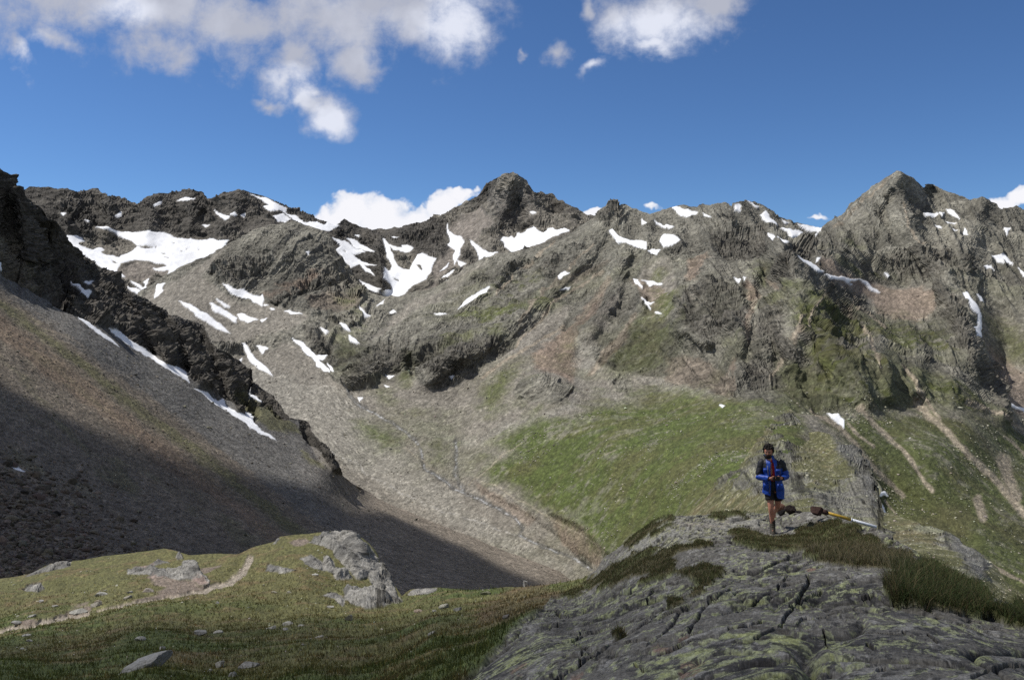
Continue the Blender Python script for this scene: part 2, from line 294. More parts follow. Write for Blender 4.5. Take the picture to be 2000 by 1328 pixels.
sn(1, "broad snow block just below the crest of the rounded left summit", z5((1420,268),(1470,262),(1505,290),(1480,307),(1440,300)))
sn(1, "long snow apron reaching down to the notch beside the white cumulus", z5((1465,248),(1490,262),(1540,278),(1590,310),(1640,300),(1680,322),(1700,302),(1740,312),(1758,322),(1700,350),(1650,345),(1590,318),(1520,292)))
sn(1, "thin snow strip on the ledge below the flat-topped left summit", z5((915,190),(960,176),(1012,176),(970,190)))
sn(1, "short snow sliver on the ledge left of the flat-topped summit", z5((795,208),(840,192),(838,208),(800,218)))
sn(1, "slanting snow streak on the cliff under the rounded left summit", z5((1113,240),(1150,265),(1198,270),(1165,287),(1140,268)))
for p in (z5((1198,258),(1220,248),(1232,265)), z5((1252,264),(1270,254),(1270,274)), z5((1045,320),(1085,314),(1070,328)), z5((595,265),(628,250),(632,268),(605,278)), z5((322,253),(342,255),(333,268)), z5((448,289),(470,293),(460,300)), z5((1495,350),(1553,349),(1540,358))):
    sn(1, "tiny snow fleck on the dark cliffs of the left range", p)
sn(1, "low snow tongue below the glacier basin, next to the black crag edge", z5((650,632),(720,652),(755,682),(700,668)))
sn(1, "forked snow tongue between the glacier basin and the grey scree cone", z5((680,605),(740,638),(766,620),(772,603),(740,610),(770,655),(750,662),(700,630)))
sn(1, "broken snowfield of slanting stripes left of the dark pillar", z6((130,385),(190,400),(240,430),(295,460),(235,465),(285,508),(355,530),(290,525),(355,578),(300,562),(270,520),(225,545),(185,500),(150,445),(180,420)))
sn(1, "narrow snow stripe above the broken striped snowfield", z6((200,388),(260,405),(350,455),(290,450),(240,425)))
sn(1, "long thin snow ribbon descending from the hummock towards the snow bowl", z6((0,398),(60,440),(100,485),(150,535),(205,570),(140,552),(90,505),(50,452)))
sn(1, "small pale snow wedge at the top of the long ribbon", z6((28,375),(70,398),(97,415),(82,442)))
sn(1, "horizontal snow patch under the cliff between pillar and main peak", z6((430,428),(500,438),(492,425),(520,420),(552,438),(525,457),(450,447)))
sn(1, "big white snow bowl at the foot of the dark pillar", z6((395,390),(420,420),(440,460),(470,530),(490,548),(530,552),(560,505),(575,480),(600,473),(640,488),(668,490),(650,540),(640,570),(600,610),(550,632),(505,670),(460,690),(400,682),(340,662),(290,632),(272,610),(340,633),(400,658),(440,650),(430,620),(398,590),(395,530),(430,550),(445,528),(420,490),(405,440)))
sn(1, "hourglass snow patch on the left flank below the main peak", z6((720,318),(740,355),(800,385),(814,408),(795,440),(788,480),(768,522),(762,490),(772,455),(745,438),(722,422),(742,400)))
sn(1, "slanting snow patch right of the small dark rock below the main peak", z6((850,393),(892,430),(912,452),(960,466),(988,460),(940,490),(892,500),(878,450)))
sn(1, "wide saw-edged snowfield under the face of the main peak", z6((1008,390),(1022,380),(1045,384),(1058,375),(1075,392),(1095,362),(1120,360),(1140,345),(1178,334),(1205,350),(1230,355),(1262,338),(1300,345),(1330,330),(1362,346),(1290,372),(1250,395),(1200,420),(1130,440),(1060,462),(1030,430)))
for p in (z6((783,500),(824,522),(795,534)), z6((695,590),(762,556),(730,590)), z6((690,555),(735,512),(722,535)), z6((1448,325),(1472,298),(1470,312)), z6((725,607),(760,603),(755,612)), z6((875,524),(900,521),(885,530)), z6((240,370),(270,374),(262,384)), z6((440,380),(468,384),(450,392)), z6((1160,250),(1182,256),(1170,263))):
    sn(1, "small snow remnant on the slopes round the main peak", p)
sn(2, "crooked snow streak at the left edge of the grey scree cone", z5((820,620),(858,617),(838,640),(846,660),(822,685),(800,697),(812,660)))
sn(2, "longest thin diagonal snow streak on the grey scree cone", z5((928,710),(1000,743),(1080,788),(1150,838),(1197,886),(1130,858),(1060,822),(990,765)))
sn(2, "second diagonal snow streak on the scree cone, right of the longest", z5((1085,720),(1130,743),(1190,775),(1230,798),(1228,824),(1170,797),(1110,757)))
sn(2, "hooked snow patch at the foot of the dark hummock cliff", z5((1160,627),(1210,648),(1270,658),(1310,690),(1340,695),(1366,684),(1362,740),(1330,724),(1290,700),(1275,705),(1230,690),(1190,667)))
sn(2, "leaf-shaped snow patch low on the scree cone", z5((1232,778),(1260,782),(1300,802),(1340,812),(1290,827),(1250,807)))
sn(2, "slim snow streak below the dark cliff band, left of the valley head", z5((1258,938),(1275,942),(1300,985),(1340,1022),(1380,1062),(1415,1097),(1350,1067),(1295,1022)))
sn(2, "forked snow patch at the head of the stream gully", z5((1522,912),(1570,930),(1610,965),(1645,995),(1692,988),(1680,1015),(1652,1012),(1690,1050),(1717,1088),(1680,1078),(1640,1045),(1640,1030),(1610,1000)))
for p in (z5((1120,710),(1150,722),(1192,750),(1165,747)), z5((1350,815),(1383,809),(1360,824)), z5((1370,732),(1394,735),(1375,742)), z5((1403,750),(1427,758),(1410,764)), z5((1478,763),(1520,768),(1567,780),(1510,780)), z5((1328,950),(1388,957),(1360,987)), z5((1703,1033),(1720,1055),(1737,1087),(1716,1077)), z5((1658,850),(1702,858),(1690,875)), z5((1762,830),(1800,838),(1814,860),(1780,853)), z5((1808,884),(1850,908),(1866,930),(1820,917)), z5((1233,1032),(1257,1010),(1248,1034)), z5((1585,464),(1607,461),(1600,476))):
    sn(2, "little snow remnant among the boulders of the upper valley", p)
sn(2, "diagonal snow strip under the low cliff left of the central spur", z6((778,747),(830,707),(890,675),(942,650),(925,674),(870,702),(820,732)))
sn(2, "long snow patch in the hollow just right of the twin rock teeth", z6((1563,350),(1580,342),(1605,365),(1640,385),(1700,398),(1757,410),(1762,442),(1700,432),(1660,412),(1655,402),(1612,408)))
for p in (z6((1303,582),(1340,558),(1364,567),(1330,580),(1310,600)), z6((1318,650),(1362,638),(1357,648)), z6((655,767),(722,769),(680,775)), z6((265,750),(300,780),(337,790),(300,797),(278,775)), z6((355,737),(402,708),(385,730)), z6((433,772),(450,758),(462,772),(445,777)), z6((408,1104),(450,1104),(430,1122)), z6((398,1146),(427,1160),(410,1162)), z6((1733,290),(1757,308),(1740,314)), z6((1800,296),(1862,320),(1862,326),(1810,306)), z6((1770,450),(1828,443),(1820,482),(1790,470)), z6((738,1106),(760,1102),(750,1119)), z6((256,1215),(282,1216),(270,1234)), z6((1803,768),(1838,784),(1820,784))):
    sn(2, "little snow remnant on the central spur", p)
sn(2, "triangular snow patch in the brown hollow on the spur's right side", z6((1693,598),(1715,608),(1740,644),(1705,622)))
sn(2, "thin pointed snow strip right of the triangular patch", z6((1736,610),(1760,618),(1782,615),(1840,624),(1795,632),(1780,640)))
sn(2, "small forked snow patch at the foot of the brown hollow", z6((1738,698),(1765,720),(1797,718),(1768,733),(1780,754),(1755,732)))
sn(2, "white snow patch high under the jagged middle ridge", z7((42,232),(60,230),(100,238),(168,258),(120,274),(70,264)))
sn(2, "rounded snow patch on the slope left below the middle ridge", z7((-35,405),(-5,365),(40,370),(72,398),(20,422),(-10,430)))
sn(2, "snow streak on the ridge's right shoulder, above the saddle", z7((488,265),(515,250),(540,280),(582,316),(545,307),(510,292)))
sn(2, "fan of snow on the grey slope left of the saddle", z7((603,328),(650,348),(717,360),(690,372),(655,380),(630,352)))
sn(2, "widest snow band lying on the saddle beneath the sky", z7((683,315),(740,328),(817,336),(810,350),(750,353),(710,337)))
for p in (z7((358,215),(380,208),(387,247),(362,237)), z7((430,198),(482,225),(478,232)), z7((198,262),(232,272),(205,277)), z7((0,312),(40,314),(20,330)), z7((598,284),(642,305),(625,310)), z7((743,378),(792,354),(770,374)), z7((528,368),(567,378),(555,392)), z7((583,382),(642,404),(620,414)), z7((356,588),(387,594),(380,610)), z7((400,588),(417,590),(408,602)), z7((783,487),(802,490),(792,500)), z7((1138,566),(1158,580),(1150,588))):
    sn(2, "small snow scrap near the middle ridge and saddle", p)
sn(2, "thin snow line along the gully below the saddle", z7((678,476),(720,498),(782,523),(800,546),(822,558),(790,555),(740,528)))
sn(2, "branching snow line at the upper edge of the brown scree bowl", z7((828,570),(880,580),(940,594),(1000,598),(985,607),(945,606),(973,630),(920,602),(850,590)))
sn(2, "curved snow line running down into the brown scree bowl", z7((1000,597),(1040,610),(1080,648),(1110,677),(1070,657),(1040,627)))
sn(2, "horizontal snow ledge high on the tall right peak", z7((1336,257),(1370,257),(1417,265),(1400,274),(1345,270)))
sn(2, "slanting snow ledge right of the horizontal one on the tall peak", z7((1453,241),(1490,253),(1527,290),(1500,280),(1470,262)))
sn(2, "spread snow patch on the right peak's outer shoulder", z7((1693,480),(1740,478),(1760,473),(1803,517),(1760,512),(1735,497),(1754,520),(1720,507)))
for p in (z7((1425,246),(1447,252),(1435,272)), z7((1450,299),(1507,315),(1460,312)), z7((1478,337),(1512,352),(1495,355)), z7((1548,338),(1570,382),(1546,374)), z7((1758,323),(1787,340),(1770,372)), z7((1653,529),(1680,533),(1697,557)), z7((1828,543),(1862,563),(1862,582)), z7((1395,315),(1430,330),(1425,336))):
    sn(2, "small snow scrap on the rocks of the right peak", p)
sn(2, "tall narrow snow gully patch at the right, beside the dark rib", z7((1543,671),(1567,668),(1590,708),(1612,740),(1632,780),(1642,830),(1637,902),(1613,892),(1596,845),(1620,840),(1617,780),(1580,737)))
sn(2, "small snow blob right of the tall gully patch", z7((1618,680),(1640,683),(1650,717),(1630,707)))
sn(2, "snow strip at the right edge, low beside the dark rib's foot", z7((1778,1240),(1859,1268),(1990,1300),(1859,1285),(1790,1257)))
sn(2, "jagged snow patch on the green slope under the cliffs", zr((720,215),(750,222),(790,220),(803,250),(825,270),(825,317),(790,292),(750,252)))
sn(2, "tiny snow fleck at the top edge of the bright meadow", z7((278,1247),(307,1255),(290,1264)))
sn(2, "small snow flake in the gully behind the rocky rib", zr((1058,733),(1090,736),(1112,758),(1080,752),(1058,766),(1042,750)))
sn(2, "narrow bent snow strip in the gully behind the rocky rib", zr((1058,803),(1080,833),(1107,882),(1085,892),(1070,850)))
sn(3, "slim snow streak at the foot of the black crag, upper left", z5((410,788),(450,812),(500,852),(560,892),(622,944),(580,922),(520,882),(440,827)))
sn(3, "long snow ribbon along the foot of the black crag", z5((560,857),(575,860),(620,872),(700,928),(770,982),(840,1028),(880,1048),(920,1060),(962,1082),(987,1137),(940,1107),(870,1072),(800,1028),(720,972),(640,912)))
sn(3, "forked snow tongue pointing down the scree below the black crag", [(380,757),(407,769),(425,782),(433,777),(441,794),(463,806),(480,814),(478,805),(492,807),(495,825),(510,840),(537,861),(510,848),(480,829),(444,805),(415,783)])
sn(3, "pale snow slot in a cleft of the black crag", z5((368,611),(400,622),(472,664),(462,692),(420,652)))
sn(3, "small snow bit above the slot in the black crag", z5((438,611),(482,608),(465,632)))
sn(3, "thin snow strip near the lower tip of the black crag", z5((1273,1183),(1320,1202),(1360,1226),(1300,1207)))
sn(3, "snow scrap at the left frame edge on the crag", z5((-20,485),(0,498),(17,520),(24,550),(0,537)))
sn(3, "grey sliver of snow on the shaded talus, far left", [(12,906),(30,911),(49,922),(35,920)])

SNOW_HOLES = {1: [z5((700,425),(755,422),(800,438),(760,442)), z5((800,425),(812,432),(806,445)), z5((835,455),(865,468),(850,472)), z5((835,478),(875,488),(870,497)), z5((930,452),(950,458),(940,463)), z5((955,438),(975,445),(965,448)), z5((1020,442),(1045,448),(1030,452)), z5((890,412),(915,418),(905,422)), z5((575,500),(610,505),(615,518),(590,515)), z6((570,525),(595,528),(600,555),(585,550)), z6((450,590),(482,605),(478,612),(455,603)), z6((540,618),(562,612),(560,625)), z6((1185,400),(1200,412),(1190,420)), z6((185,440),(205,452),(195,458))], 2: [], 3: []}

# ------------------------------------------------------------------ ground cover regions
R2 = dict(
 smooth=[[(380,520),(433,483),(455,473),(420,510),(400,540),(420,560),(470,600),(515,585),(560,605),(600,620),(560,650),(500,655),(450,665),(415,665),(380,640),(240,600),(300,560)],
         [(440,690),(470,700),(520,680),(590,672),(640,722),(668,745),(690,768),(730,750),(800,732),(848,755),(880,748),(930,722),(985,690),(1015,655),(1085,598),(1110,592),(1095,640),(1125,655),(1165,610),(1210,555),(1195,620),(1160,680),(1150,700),(1200,722),(1290,735),(1350,750),(1430,778),(1540,796),(1640,812),(1700,795),(1760,785),(1830,785),(1900,798),(1985,835),(2350,900),(2350,1400),(300,1400),(300,900),(480,800)],
         [(1598,505),(1625,502),(1650,528),(1712,553),(1745,562),(1780,560),(1827,565),(1827,612),(1785,630),(1740,618),(1706,600),(1700,584),(1660,560),(1630,546)],
         [(1910,585),(1945,600),(2060,680),(2350,760),(2350,900),(1985,820),(1965,760),(1940,700),(1915,650)],
         [(870,560),(900,535),(950,512),(900,560),(860,580),(820,600),(760,640),(720,660),(800,590)],
         [(1255,505),(1300,500),(1330,560),(1300,612),(1265,590),(1245,550)], [(1085,560),(1110,530),(1170,545),(1130,560)]],
 rockin=[z8((1060,160),(1100,110),(1200,80),(1300,100),(1372,160),(1340,205),(1270,225),(1180,215),(1100,195)), z8((1570,110),(1620,80),(1700,110),(1690,170),(1600,165)), [(1650,800),(1660,792),(1755,778),(1752,798),(1700,800)],
         z7((140,1080),(240,1050),(290,1100),(230,1150),(150,1110))],
 grass=[(1.0,[(935,925),(960,905),(1005,880),(945,870),(960,850),(1010,830),(1060,812),(1105,810),(1125,778),(1165,768),(1200,778),(1245,765),(1300,757),(1350,758),(1430,770),(1500,778),(1570,780),(1610,880),(1500,1050),(1250,1200),(1178,1088),(1150,1058),(1075,1010),(1020,975),(985,960)]),
        (0.9,z6((880,1200),(900,1120),(1000,1060),(1080,1042),(1160,1068),(1070,1130),(1025,1200),(965,1290),(930,1290))),
        (0.75,z8((1180,225),(1370,190),(1350,250),(1200,290),(1120,270),(1100,220))),
        (0.9,z8((630,450),(680,410),(760,430),(802,460),(770,520),(720,570),(640,540))),
        (0.7,z8((800,520),(850,470),(910,470),(950,500),(880,570),(800,600))),
        (0.85,z8((230,300),(330,310),(450,350),(512,400),(490,470),(400,470),(290,400))),
        (0.7,z8((340,150),(420,180),(540,240),(600,290),(580,330),(500,310),(400,260),(340,200))),
        (0.8,[(1175,695),(1215,640),(1260,595),(1300,602),(1315,660),(1290,725),(1240,732),(1170,722)]),
        (0.8,z6((1290,1022),(1340,940),(1392,885),(1388,960),(1340,1010))),
        (0.35,z6((640,900),(800,760),(930,690),(1000,640),(1100,580),(1250,600),(1500,560),(1200,740),(1000,860),(760,900))),
        (0.6,z6((480,1130),(500,1040),(530,1000),(550,1100),(520,1140))),
        (0.9,z7((440,580),(500,520),(545,600),(640,640),(640,690),(520,690),(480,640))),
        (0.8,z7((285,895),(400,860),(385,960),(310,960))),
        (0.5,z7((640,600),(860,700),(1000,780),(1200,820),(1400,830),(1500,900),(1560,1100),(1740,1328),(700,1328),(720,1000))),
        (0.7,z7((560,1000),(800,1050),(1150,900),(1400,1000),(1600,1150),(1700,1328),(560,1328))),
        (0.45,z7((-60,560),(60,620),(70,760),(-60,900))),
        (0.55,z7((930,430),(1000,440),(1060,520),(1150,590),(1182,642),(1100,630),(1000,570),(920,500))),
        (0.95,[(1562,800),(1640,808),(1700,792),(1765,782),(1830,786),(1900,800),(1985,838),(2350,900),(2350,1400),(1650,1400),(1680,950),(1620,860)]),
        (0.8,z7((1640,705),(1700,740),(1859,850),(2400,1000),(2400,1400),(1859,1085),(1750,1020),(1650,900))),
        (0.7,z6((130,830),(180,840),(232,880),(267,950),(200,1062),(140,1052),(112,980))),
        (0.5,z6((170,690),(210,690),(282,800),(240,812)))],
 dark=[z5((1040,560),(1150,500),(1300,480),(1400,520),(1330,600),(1260,640),(1150,600)), z5((1365,705),(1500,645),(1600,560),(1720,550),(1859,600),(1859,690),(1700,640),(1560,665),(1440,722)),
       z5((1100,905),(1300,905),(1290,950),(1240,1010),(1130,960)), z5((1560,880),(1640,870),(1710,930),(1700,985),(1640,985)), z5((1790,1130),(1859,1040),(1990,1000),(1900,1160)),
       z6((208,1085),(260,1000),(380,940),(522,920),(520,990),(440,1100),(350,1155),(250,1142)), z6((540,1060),(640,930),(800,900),(1000,880),(1032,910),(900,1000),(800,1090),(690,1152),(620,1080)),
       z6((1100,860),(1200,800),(1300,850),(1250,880),(1120,900)), z6((1180,560),(1290,470),(1320,500),(1260,570)), z6((860,590),(1000,560),(1075,540),(1040,590),(900,640)), z6((1180,60),(1520,260),(1560,190),(1620,200),(1640,260),(1560,300)),
       z7((45,760),(120,640),(240,600),(330,640),(440,680),(400,850),(270,900),(130,890)), z7((430,1110),(440,850),(540,700),(640,720),(620,850),(700,1000),(690,1250),(640,1200),(560,1100)),
       z7((700,740),(860,620),(1000,800),(1020,1000),(960,1260),(780,1280),(700,1200)), z7((530,520),(640,440),(700,560),(660,650),(540,620)), z7((640,420),(700,380),(780,400),(775,512),(690,480)),
       z7((250,330),(520,300),(520,460),(400,500),(260,420)),
       z7((1060,500),(1300,430),(1600,480),(1600,560),(1400,580),(1250,620)), z7((1400,600),(1560,720),(1620,880),(1700,1050),(1800,1320),(1740,1300),(1600,1050),(1480,900),(1390,780)), z7((1000,1210),(1180,1200),(1170,1250),(1010,1250)), z7((920,640),(1070,690),(1080,750),(1000,740))],
 pink=[(0.9,z6((1160,990),(1250,930),(1350,850),(1400,790),(1560,590),(1490,760),(1400,850),(1392,1010),(1440,990),(1380,1140),(1300,1090),(1180,1060))),
       (0.8,z6((1520,1010),(1560,900),(1640,850),(1700,760),(1640,900),(1480,1100),(1440,1100))), (0.9,z7((430,590),(490,680),(462,740),(430,800),(418,960),(408,830),(440,720),(398,620))),
       (0.8,z7((100,590),(130,500),(220,460),(200,540),(140,610))), (0.8,z7((500,520),(520,540),(520,600),(640,670),(560,640),(500,580))), (0.55,z7((655,900),(720,780),(700,880),(670,930))),
       (0.7,z7((350,1100),(330,1050),(360,990),(370,1080))), (0.9,z5((1365,690),(1500,600),(1620,550),(1660,560),(1480,645))), (0.5,z5((1590,690),(1700,660),(1859,700),(1859,760),(1600,730))),
       (0.7,z7((790,500),(860,490),(930,560),(1100,620),(1180,650),(1280,640),(1400,650),(1400,780),(1290,822),(1160,790),(1080,740),(1070,700),(960,640),(870,600))),
       (0.6,z7((1640,880),(1720,980),(1859,1080),(2300,1300),(2300,1500),(1859,1328),(1800,1250),(1760,1150),(1700,1050))), (0.8,[(1080,1015),(1110,1005),(1150,1030),(1180,1070),(1172,1108),(1120,1075),(1090,1050)]),
       (0.5,z8((870,640),(960,690),(1100,780),(1180,830),(1140,870),(1020,780),(900,700))), (0.5,z6((640,540),(700,490),(760,530),(640,640),(560,660),(520,660))), (0.35,z6((1270,610),(1560,500),(1500,570),(1330,640),(1270,640))), (0.6,z6((1680,600),(1740,610),(1859,640),(1859,760),(1790,770),(1730,690))),
       (0.5,z7((0,1000),(150,1000),(350,1100),(360,1210),(0,1130)))],
 pale=[(0.7,z8((560,400),(760,400),(880,450),(1000,330),(1200,290),(1340,230),(1390,170),(1390,240),(1250,330),(1100,340),(960,420),(860,470),(700,430))), (0.7,z6((1400,900),(1440,930),(1500,960),(1540,900),(1500,1060),(1420,1150),(1380,1150),(1390,1000))),
       (0.5,z8((1380,160),(1560,160),(1700,200),(1640,300),(1500,200))), (0.6,[(440,700),(660,760),(740,830),(900,980),(1120,1120),(1000,1080),(700,920),(500,800)]), (0.6,[(1375,900),(1450,880),(1420,940),(1330,990),(1300,975)]), (0.5,[(1250,735),(1350,750),(1430,775),(1400,785),(1280,760)])])
STREAKS = [(5.5,zr((620,180),(700,250),(800,320),(880,400),(950,490),(1040,590),(1130,680),(1210,760))), (5,zr((920,170),(1000,270),(1100,370),(1200,460),(1280,560),(1340,660),(1400,720))), (7.5,zr((1290,140),(1380,240),(1480,320),(1560,420),(1680,530),(1790,640),(1900,770),(1992,880))),
           (3,zr((1310,90),(1400,190),(1450,260))), (2.5,zr((850,290),(920,360),(1015,435))), (12,zr((1860,520),(1890,640),(1940,760))), (8,zr((1690,780),(1725,900))), (3.5,zr((1620,160),(1900,270),(1992,320))), (2.5,zr((1860,370),(1992,490))), (3,zr((1660,1110),(1820,1230),(1992,1320))), (3,zr((1090,790),(1220,950))),
           (3.5,z6((1560,590),(1480,700),(1400,800),(1385,870))), (3,z6((1640,880),(1540,950),(1480,1090))), (3,z6((1330,840),(1130,960),(1000,1040),(900,1110))), (2.5,z6((1540,560),(1300,700),(1200,820),(1050,960))), (2.5,z6((1700,770),(1600,900),(1540,1000))), (2.5,z6((1480,420),(1300,600),(1180,720),(1100,830))), (2.2,z6((1280,400),(1100,560),(980,680))), (3,z7((480,680),(440,760),(415,940))), (3,z7((720,780),(660,900))), (2.5,z7((600,1010),(540,1110))), (2.5,z7((860,620),(760,760),(740,900))), (2.5,z7((1000,640),(960,760),(1060,900),(1120,1060))), (2.2,z7((1180,60),(1020,200),(880,330))), (2.2,z7((1240,200),(1260,330),(1330,420))),
           (4,z7((1000,740),(1140,840))), (4,z7((1240,1040),(1300,1130),(1330,1200)))]
STREAMS = [z8((190,110),(215,180),(260,235),(330,275),(430,330),(500,370),(560,420),(590,470),(605,560),(680,610),(760,670),(820,700),(910,730),(1000,780),(1080,820),(1120,880),(1100,910),(1170,950),(1240,980),(1320,1010),(1390,1040),(1440,1070),(1480,1100)),
           z8((770,440),(775,520),(770,600),(810,680))]
STREAM2 = [z8((120,480),(190,520),(265,540),(290,590),(370,630),(440,665),(500,700),(600,750),(700,790),(800,815),(900,850),(1000,890),(1100,920))]
TRAILS = [z8((900,640),(980,660),(1060,715),(1150,760),(1230,810),(1320,860),(1400,905),(1500,960),(1550,1020)), z8((830,660),(930,580),(1020,500),(1120,440)), z8((1540,500),(1600,480)), z8((500,460),(600,530),(690,600))]

R3 = dict(
 crag=[[(-350,0),(700,0),(700,935),(668,930),(655,920),(640,900),(620,880),(603,862),(590,835),(588,822),(560,820),(530,800),(510,790),(505,830),(492,812),(478,805),(470,800),(452,785),(433,778),(425,772),(385,752)]+z5((980,1100),(960,1085),(830,1008),(700,935),(560,855),(400,785),(230,700),(150,640),(0,565),(-300,450))],
 lit_crag=[z5((-20,350),(60,380),(110,450),(140,560),(200,640),(180,680),(100,640),(0,560))],
 grass=[(0.75,z5((1240,1180),(1350,1230),(1500,1328),(1560,1400),(1400,1380),(1300,1290))), (0.7,[(590,880),(640,915),(600,905)])])

CRACKS = [(2.6,zc((340,1312),(450,1240),(560,1180),(700,1110),(800,1050),(950,960),(1080,880),(1180,810),(1300,750))),(2.8,zc((1060,1060),(1200,950),(1280,860),(1330,800),(1480,720),(1600,700),(1720,650))),(1.8,zc((480,1010),(600,960),(700,920),(780,890),(890,870))),
 (1.5,zc((370,1040),(480,1020),(550,1100),(520,1200))),(3.0,zc((1395,950),(1440,870),(1520,760),(1560,700))),(2.2,zc((0,1040),(80,960),(180,820))),(1.8,zc((780,755),(950,745),(1040,730),(1060,660),(1110,600))),(2.4,zc((1650,830),(1800,790),(1850,740),(1990,690))),(3.5,zc((845,640),(920,622))),(3.5,zc((345,790),(390,825))),
 (2.0,zc((1150,1110),(1200,1090),(1320,1050),(1400,1010))),(2.6,zc((960,1190),(1000,1220),(1025,1245))),(1.4,zc((200,970),(300,930),(360,900))),(1.3,zc((500,1000),(550,940))),(1.6,zc((1700,920),(1850,910),(1950,890))),
 (2.4,zd((100,480),(140,520),(80,660))),(3.4,zd((310,520),(320,570),(290,640),(220,740),(190,800),(120,880))),(2.0,zd((180,760),(300,700),(420,650))),(2.0,zd((430,920),(440,980),(470,1060))),(2.4,zd((650,975),(700,935))),(1.8,zd((740,675),(830,660),(900,690))),(2.0,zd((590,1000),(680,975))),(2.2,zd((1255,960),(1320,1030))),
 (3.6,zd((2050,1190),(1850,1200),(1700,1260),(1600,1312))),(2.8,zd((860,1240),(940,1240))),(1.6,zd((340,430),(500,450),(700,470),(850,490),(1000,530))),(2.6,zd((780,1070),(830,1095))),(2.2,zd((400,850),(470,845))),(2.4,zd((1060,940),(1140,990))),(2.2,zd((240,880),(300,850),(380,860))),(2.0,zd((-100,1000),(20,960),(120,900)))]
R5 = dict(
 outcrop=[("rounded grey rock dome ending the grassy knoll, cracked, dark on its right flank", zb((410,160),(450,125),(520,95),(600,75),(700,80),(790,120),(870,170),(930,240),(960,310),(1000,380),(1080,470),(1110,560),(1145,632),(1060,640),(930,670),(800,650),(740,640),(690,590),(670,530),(700,508),(850,512),(930,480),(870,430),(790,440),(740,400),(700,340),(620,260),(600,220),(520,190),(450,180))),
  ("lumpy grey rock band in the turf left of the rounded dome", zb((345,290),(420,258),(520,310),(530,270),(560,262),(605,285),(620,350),(690,370),(755,430),(620,442),(590,392),(480,372),(380,325))),
  ("low grey ledge sunk in turf right of the trail's bend", zb((75,385),(95,330),(200,338),(295,370),(220,392))),
  ("small dark-sided outcrop on the grass edge right of the dome", zb((1180,555),(1215,522),(1300,508),(1400,518),(1412,545),(1280,580),(1200,578))),
  ("wide bare slab of pink and grey rock above the trail", za((1000,130),(1080,100),(1150,90),(1240,58),(1330,70),(1215,95),(1240,112),(1400,110),(1430,60),(1480,45),(1545,65),(1560,140),(1640,200),(1645,240),(1560,235),(1480,205),(1300,192),(1200,205),(1150,162),(1000,168))),
  ("oval pale rock lying in the turf at the left edge", za((175,285),(240,250),(320,250),(355,280),(290,308),(220,302))),
  ("pale sloping slab on the brink above the dark talus", za((205,185),(350,110),(450,65),(555,60),(545,110),(430,142),(300,165))),
  ("slim grey rock rim on the skyline of the knoll", zb((128,165),(175,125),(197,140),(160,168))),
  ("broken rock step running down from the dome into the grass", zb((525,570),(590,545),(640,560),(695,600),(685,655),(640,640),(610,600))),
  ("flat pale rock on the grass brink left of the trail", za((1360,10),(1420,0),(1430,40),(1380,45)))],
 path=[(7.5,za((1950,45),(1925,90),(1870,150),(1800,210))), (5,za((1870,150),(1780,230),(1700,240),(1600,270))), (4.2,za((1720,235),(1500,290),(1350,330))), (3.0,za((1400,315),(1250,335),(1100,362),(900,400),(760,430))), (4.2,za((680,450),(560,475),(400,515),(320,535))), (2.6,za((340,530),(200,565),(0,608),(-300,680)))],
 soil=[za((1160,200),(1300,190),(1480,205),(1640,240),(1500,300),(1250,345),(1050,370),(1200,300),(1290,260)), za((1560,120),(1720,90),(1600,160)), zb((270,160),(300,125),(390,130),(420,160),(370,190),(290,190)), za((400,520),(560,430),(700,400),(720,440),(560,490)), za((180,580),(200,520),(320,540),(240,560))],
 rock=[[(925,1330),(955,1300),(985,1268),(1003,1240),(1040,1210),(1085,1172),(1120,1158),(1160,1150),(1130,1142),(1165,1105),(1184,1080),(1221,1055),(1260,1028),(1300,1005),(1500,990),(1600,990),(1760,1040),(2400,1200),(2400,1900),(500,1900)]],
 turf=[zc((640,500),(760,440),(900,385),(1000,335),(1200,320),(1350,300),(1480,255),(1570,245),(1480,300),(1310,400),(1300,480),(1500,430),(1700,400),(1650,470),(1565,520),(1565,600),(1480,690),(1385,725),(1310,790),(1245,765),(1380,660),(1475,600),(1480,540),(1400,528),(1200,528),(1100,553),(950,558),(780,598),(600,640),(460,690),(380,660),(420,600),(560,540)),
       zc((820,265),(1000,160),(1150,90),(1250,45),(1275,85),(1150,165),(1010,240),(960,300),(900,280)), zc((1530,55),(1650,15),(1830,25),(1835,50),(1650,65)), zc((1690,210),(1750,160),(1850,145),(1960,170),(2060,200),(2060,330),(1900,290),(1780,250)),
       zd((225,115),(380,90),(560,88),(690,108),(760,180),(860,260),(925,340),(1010,440),(1080,510),(960,505),(800,478),(560,445),(420,412),(330,355),(255,300),(120,312),(-80,310),(-60,240),(60,200),(200,180)),
       zd((940,390),(1080,390),(1140,420),(1060,440)),
       zd((930,650),(1010,560),(1150,480),(1250,435),(1350,455),(1440,508),(1560,575),(1690,655),(1750,740),(1720,820),(1620,838),(1450,805),(1350,795),(1200,745),(1100,695),(960,705)),
       zd((1750,810),(1880,840),(1950,780),(2060,770),(2400,840),(2200,930),(1990,900),(1850,893)), zc((1240,720),(1330,700),(1360,740),(1290,800),(1230,790)), zc((790,985),(900,950),(930,985),(850,1040),(790,1030)),zc((1810,60),(1850,60),(1840,80))])
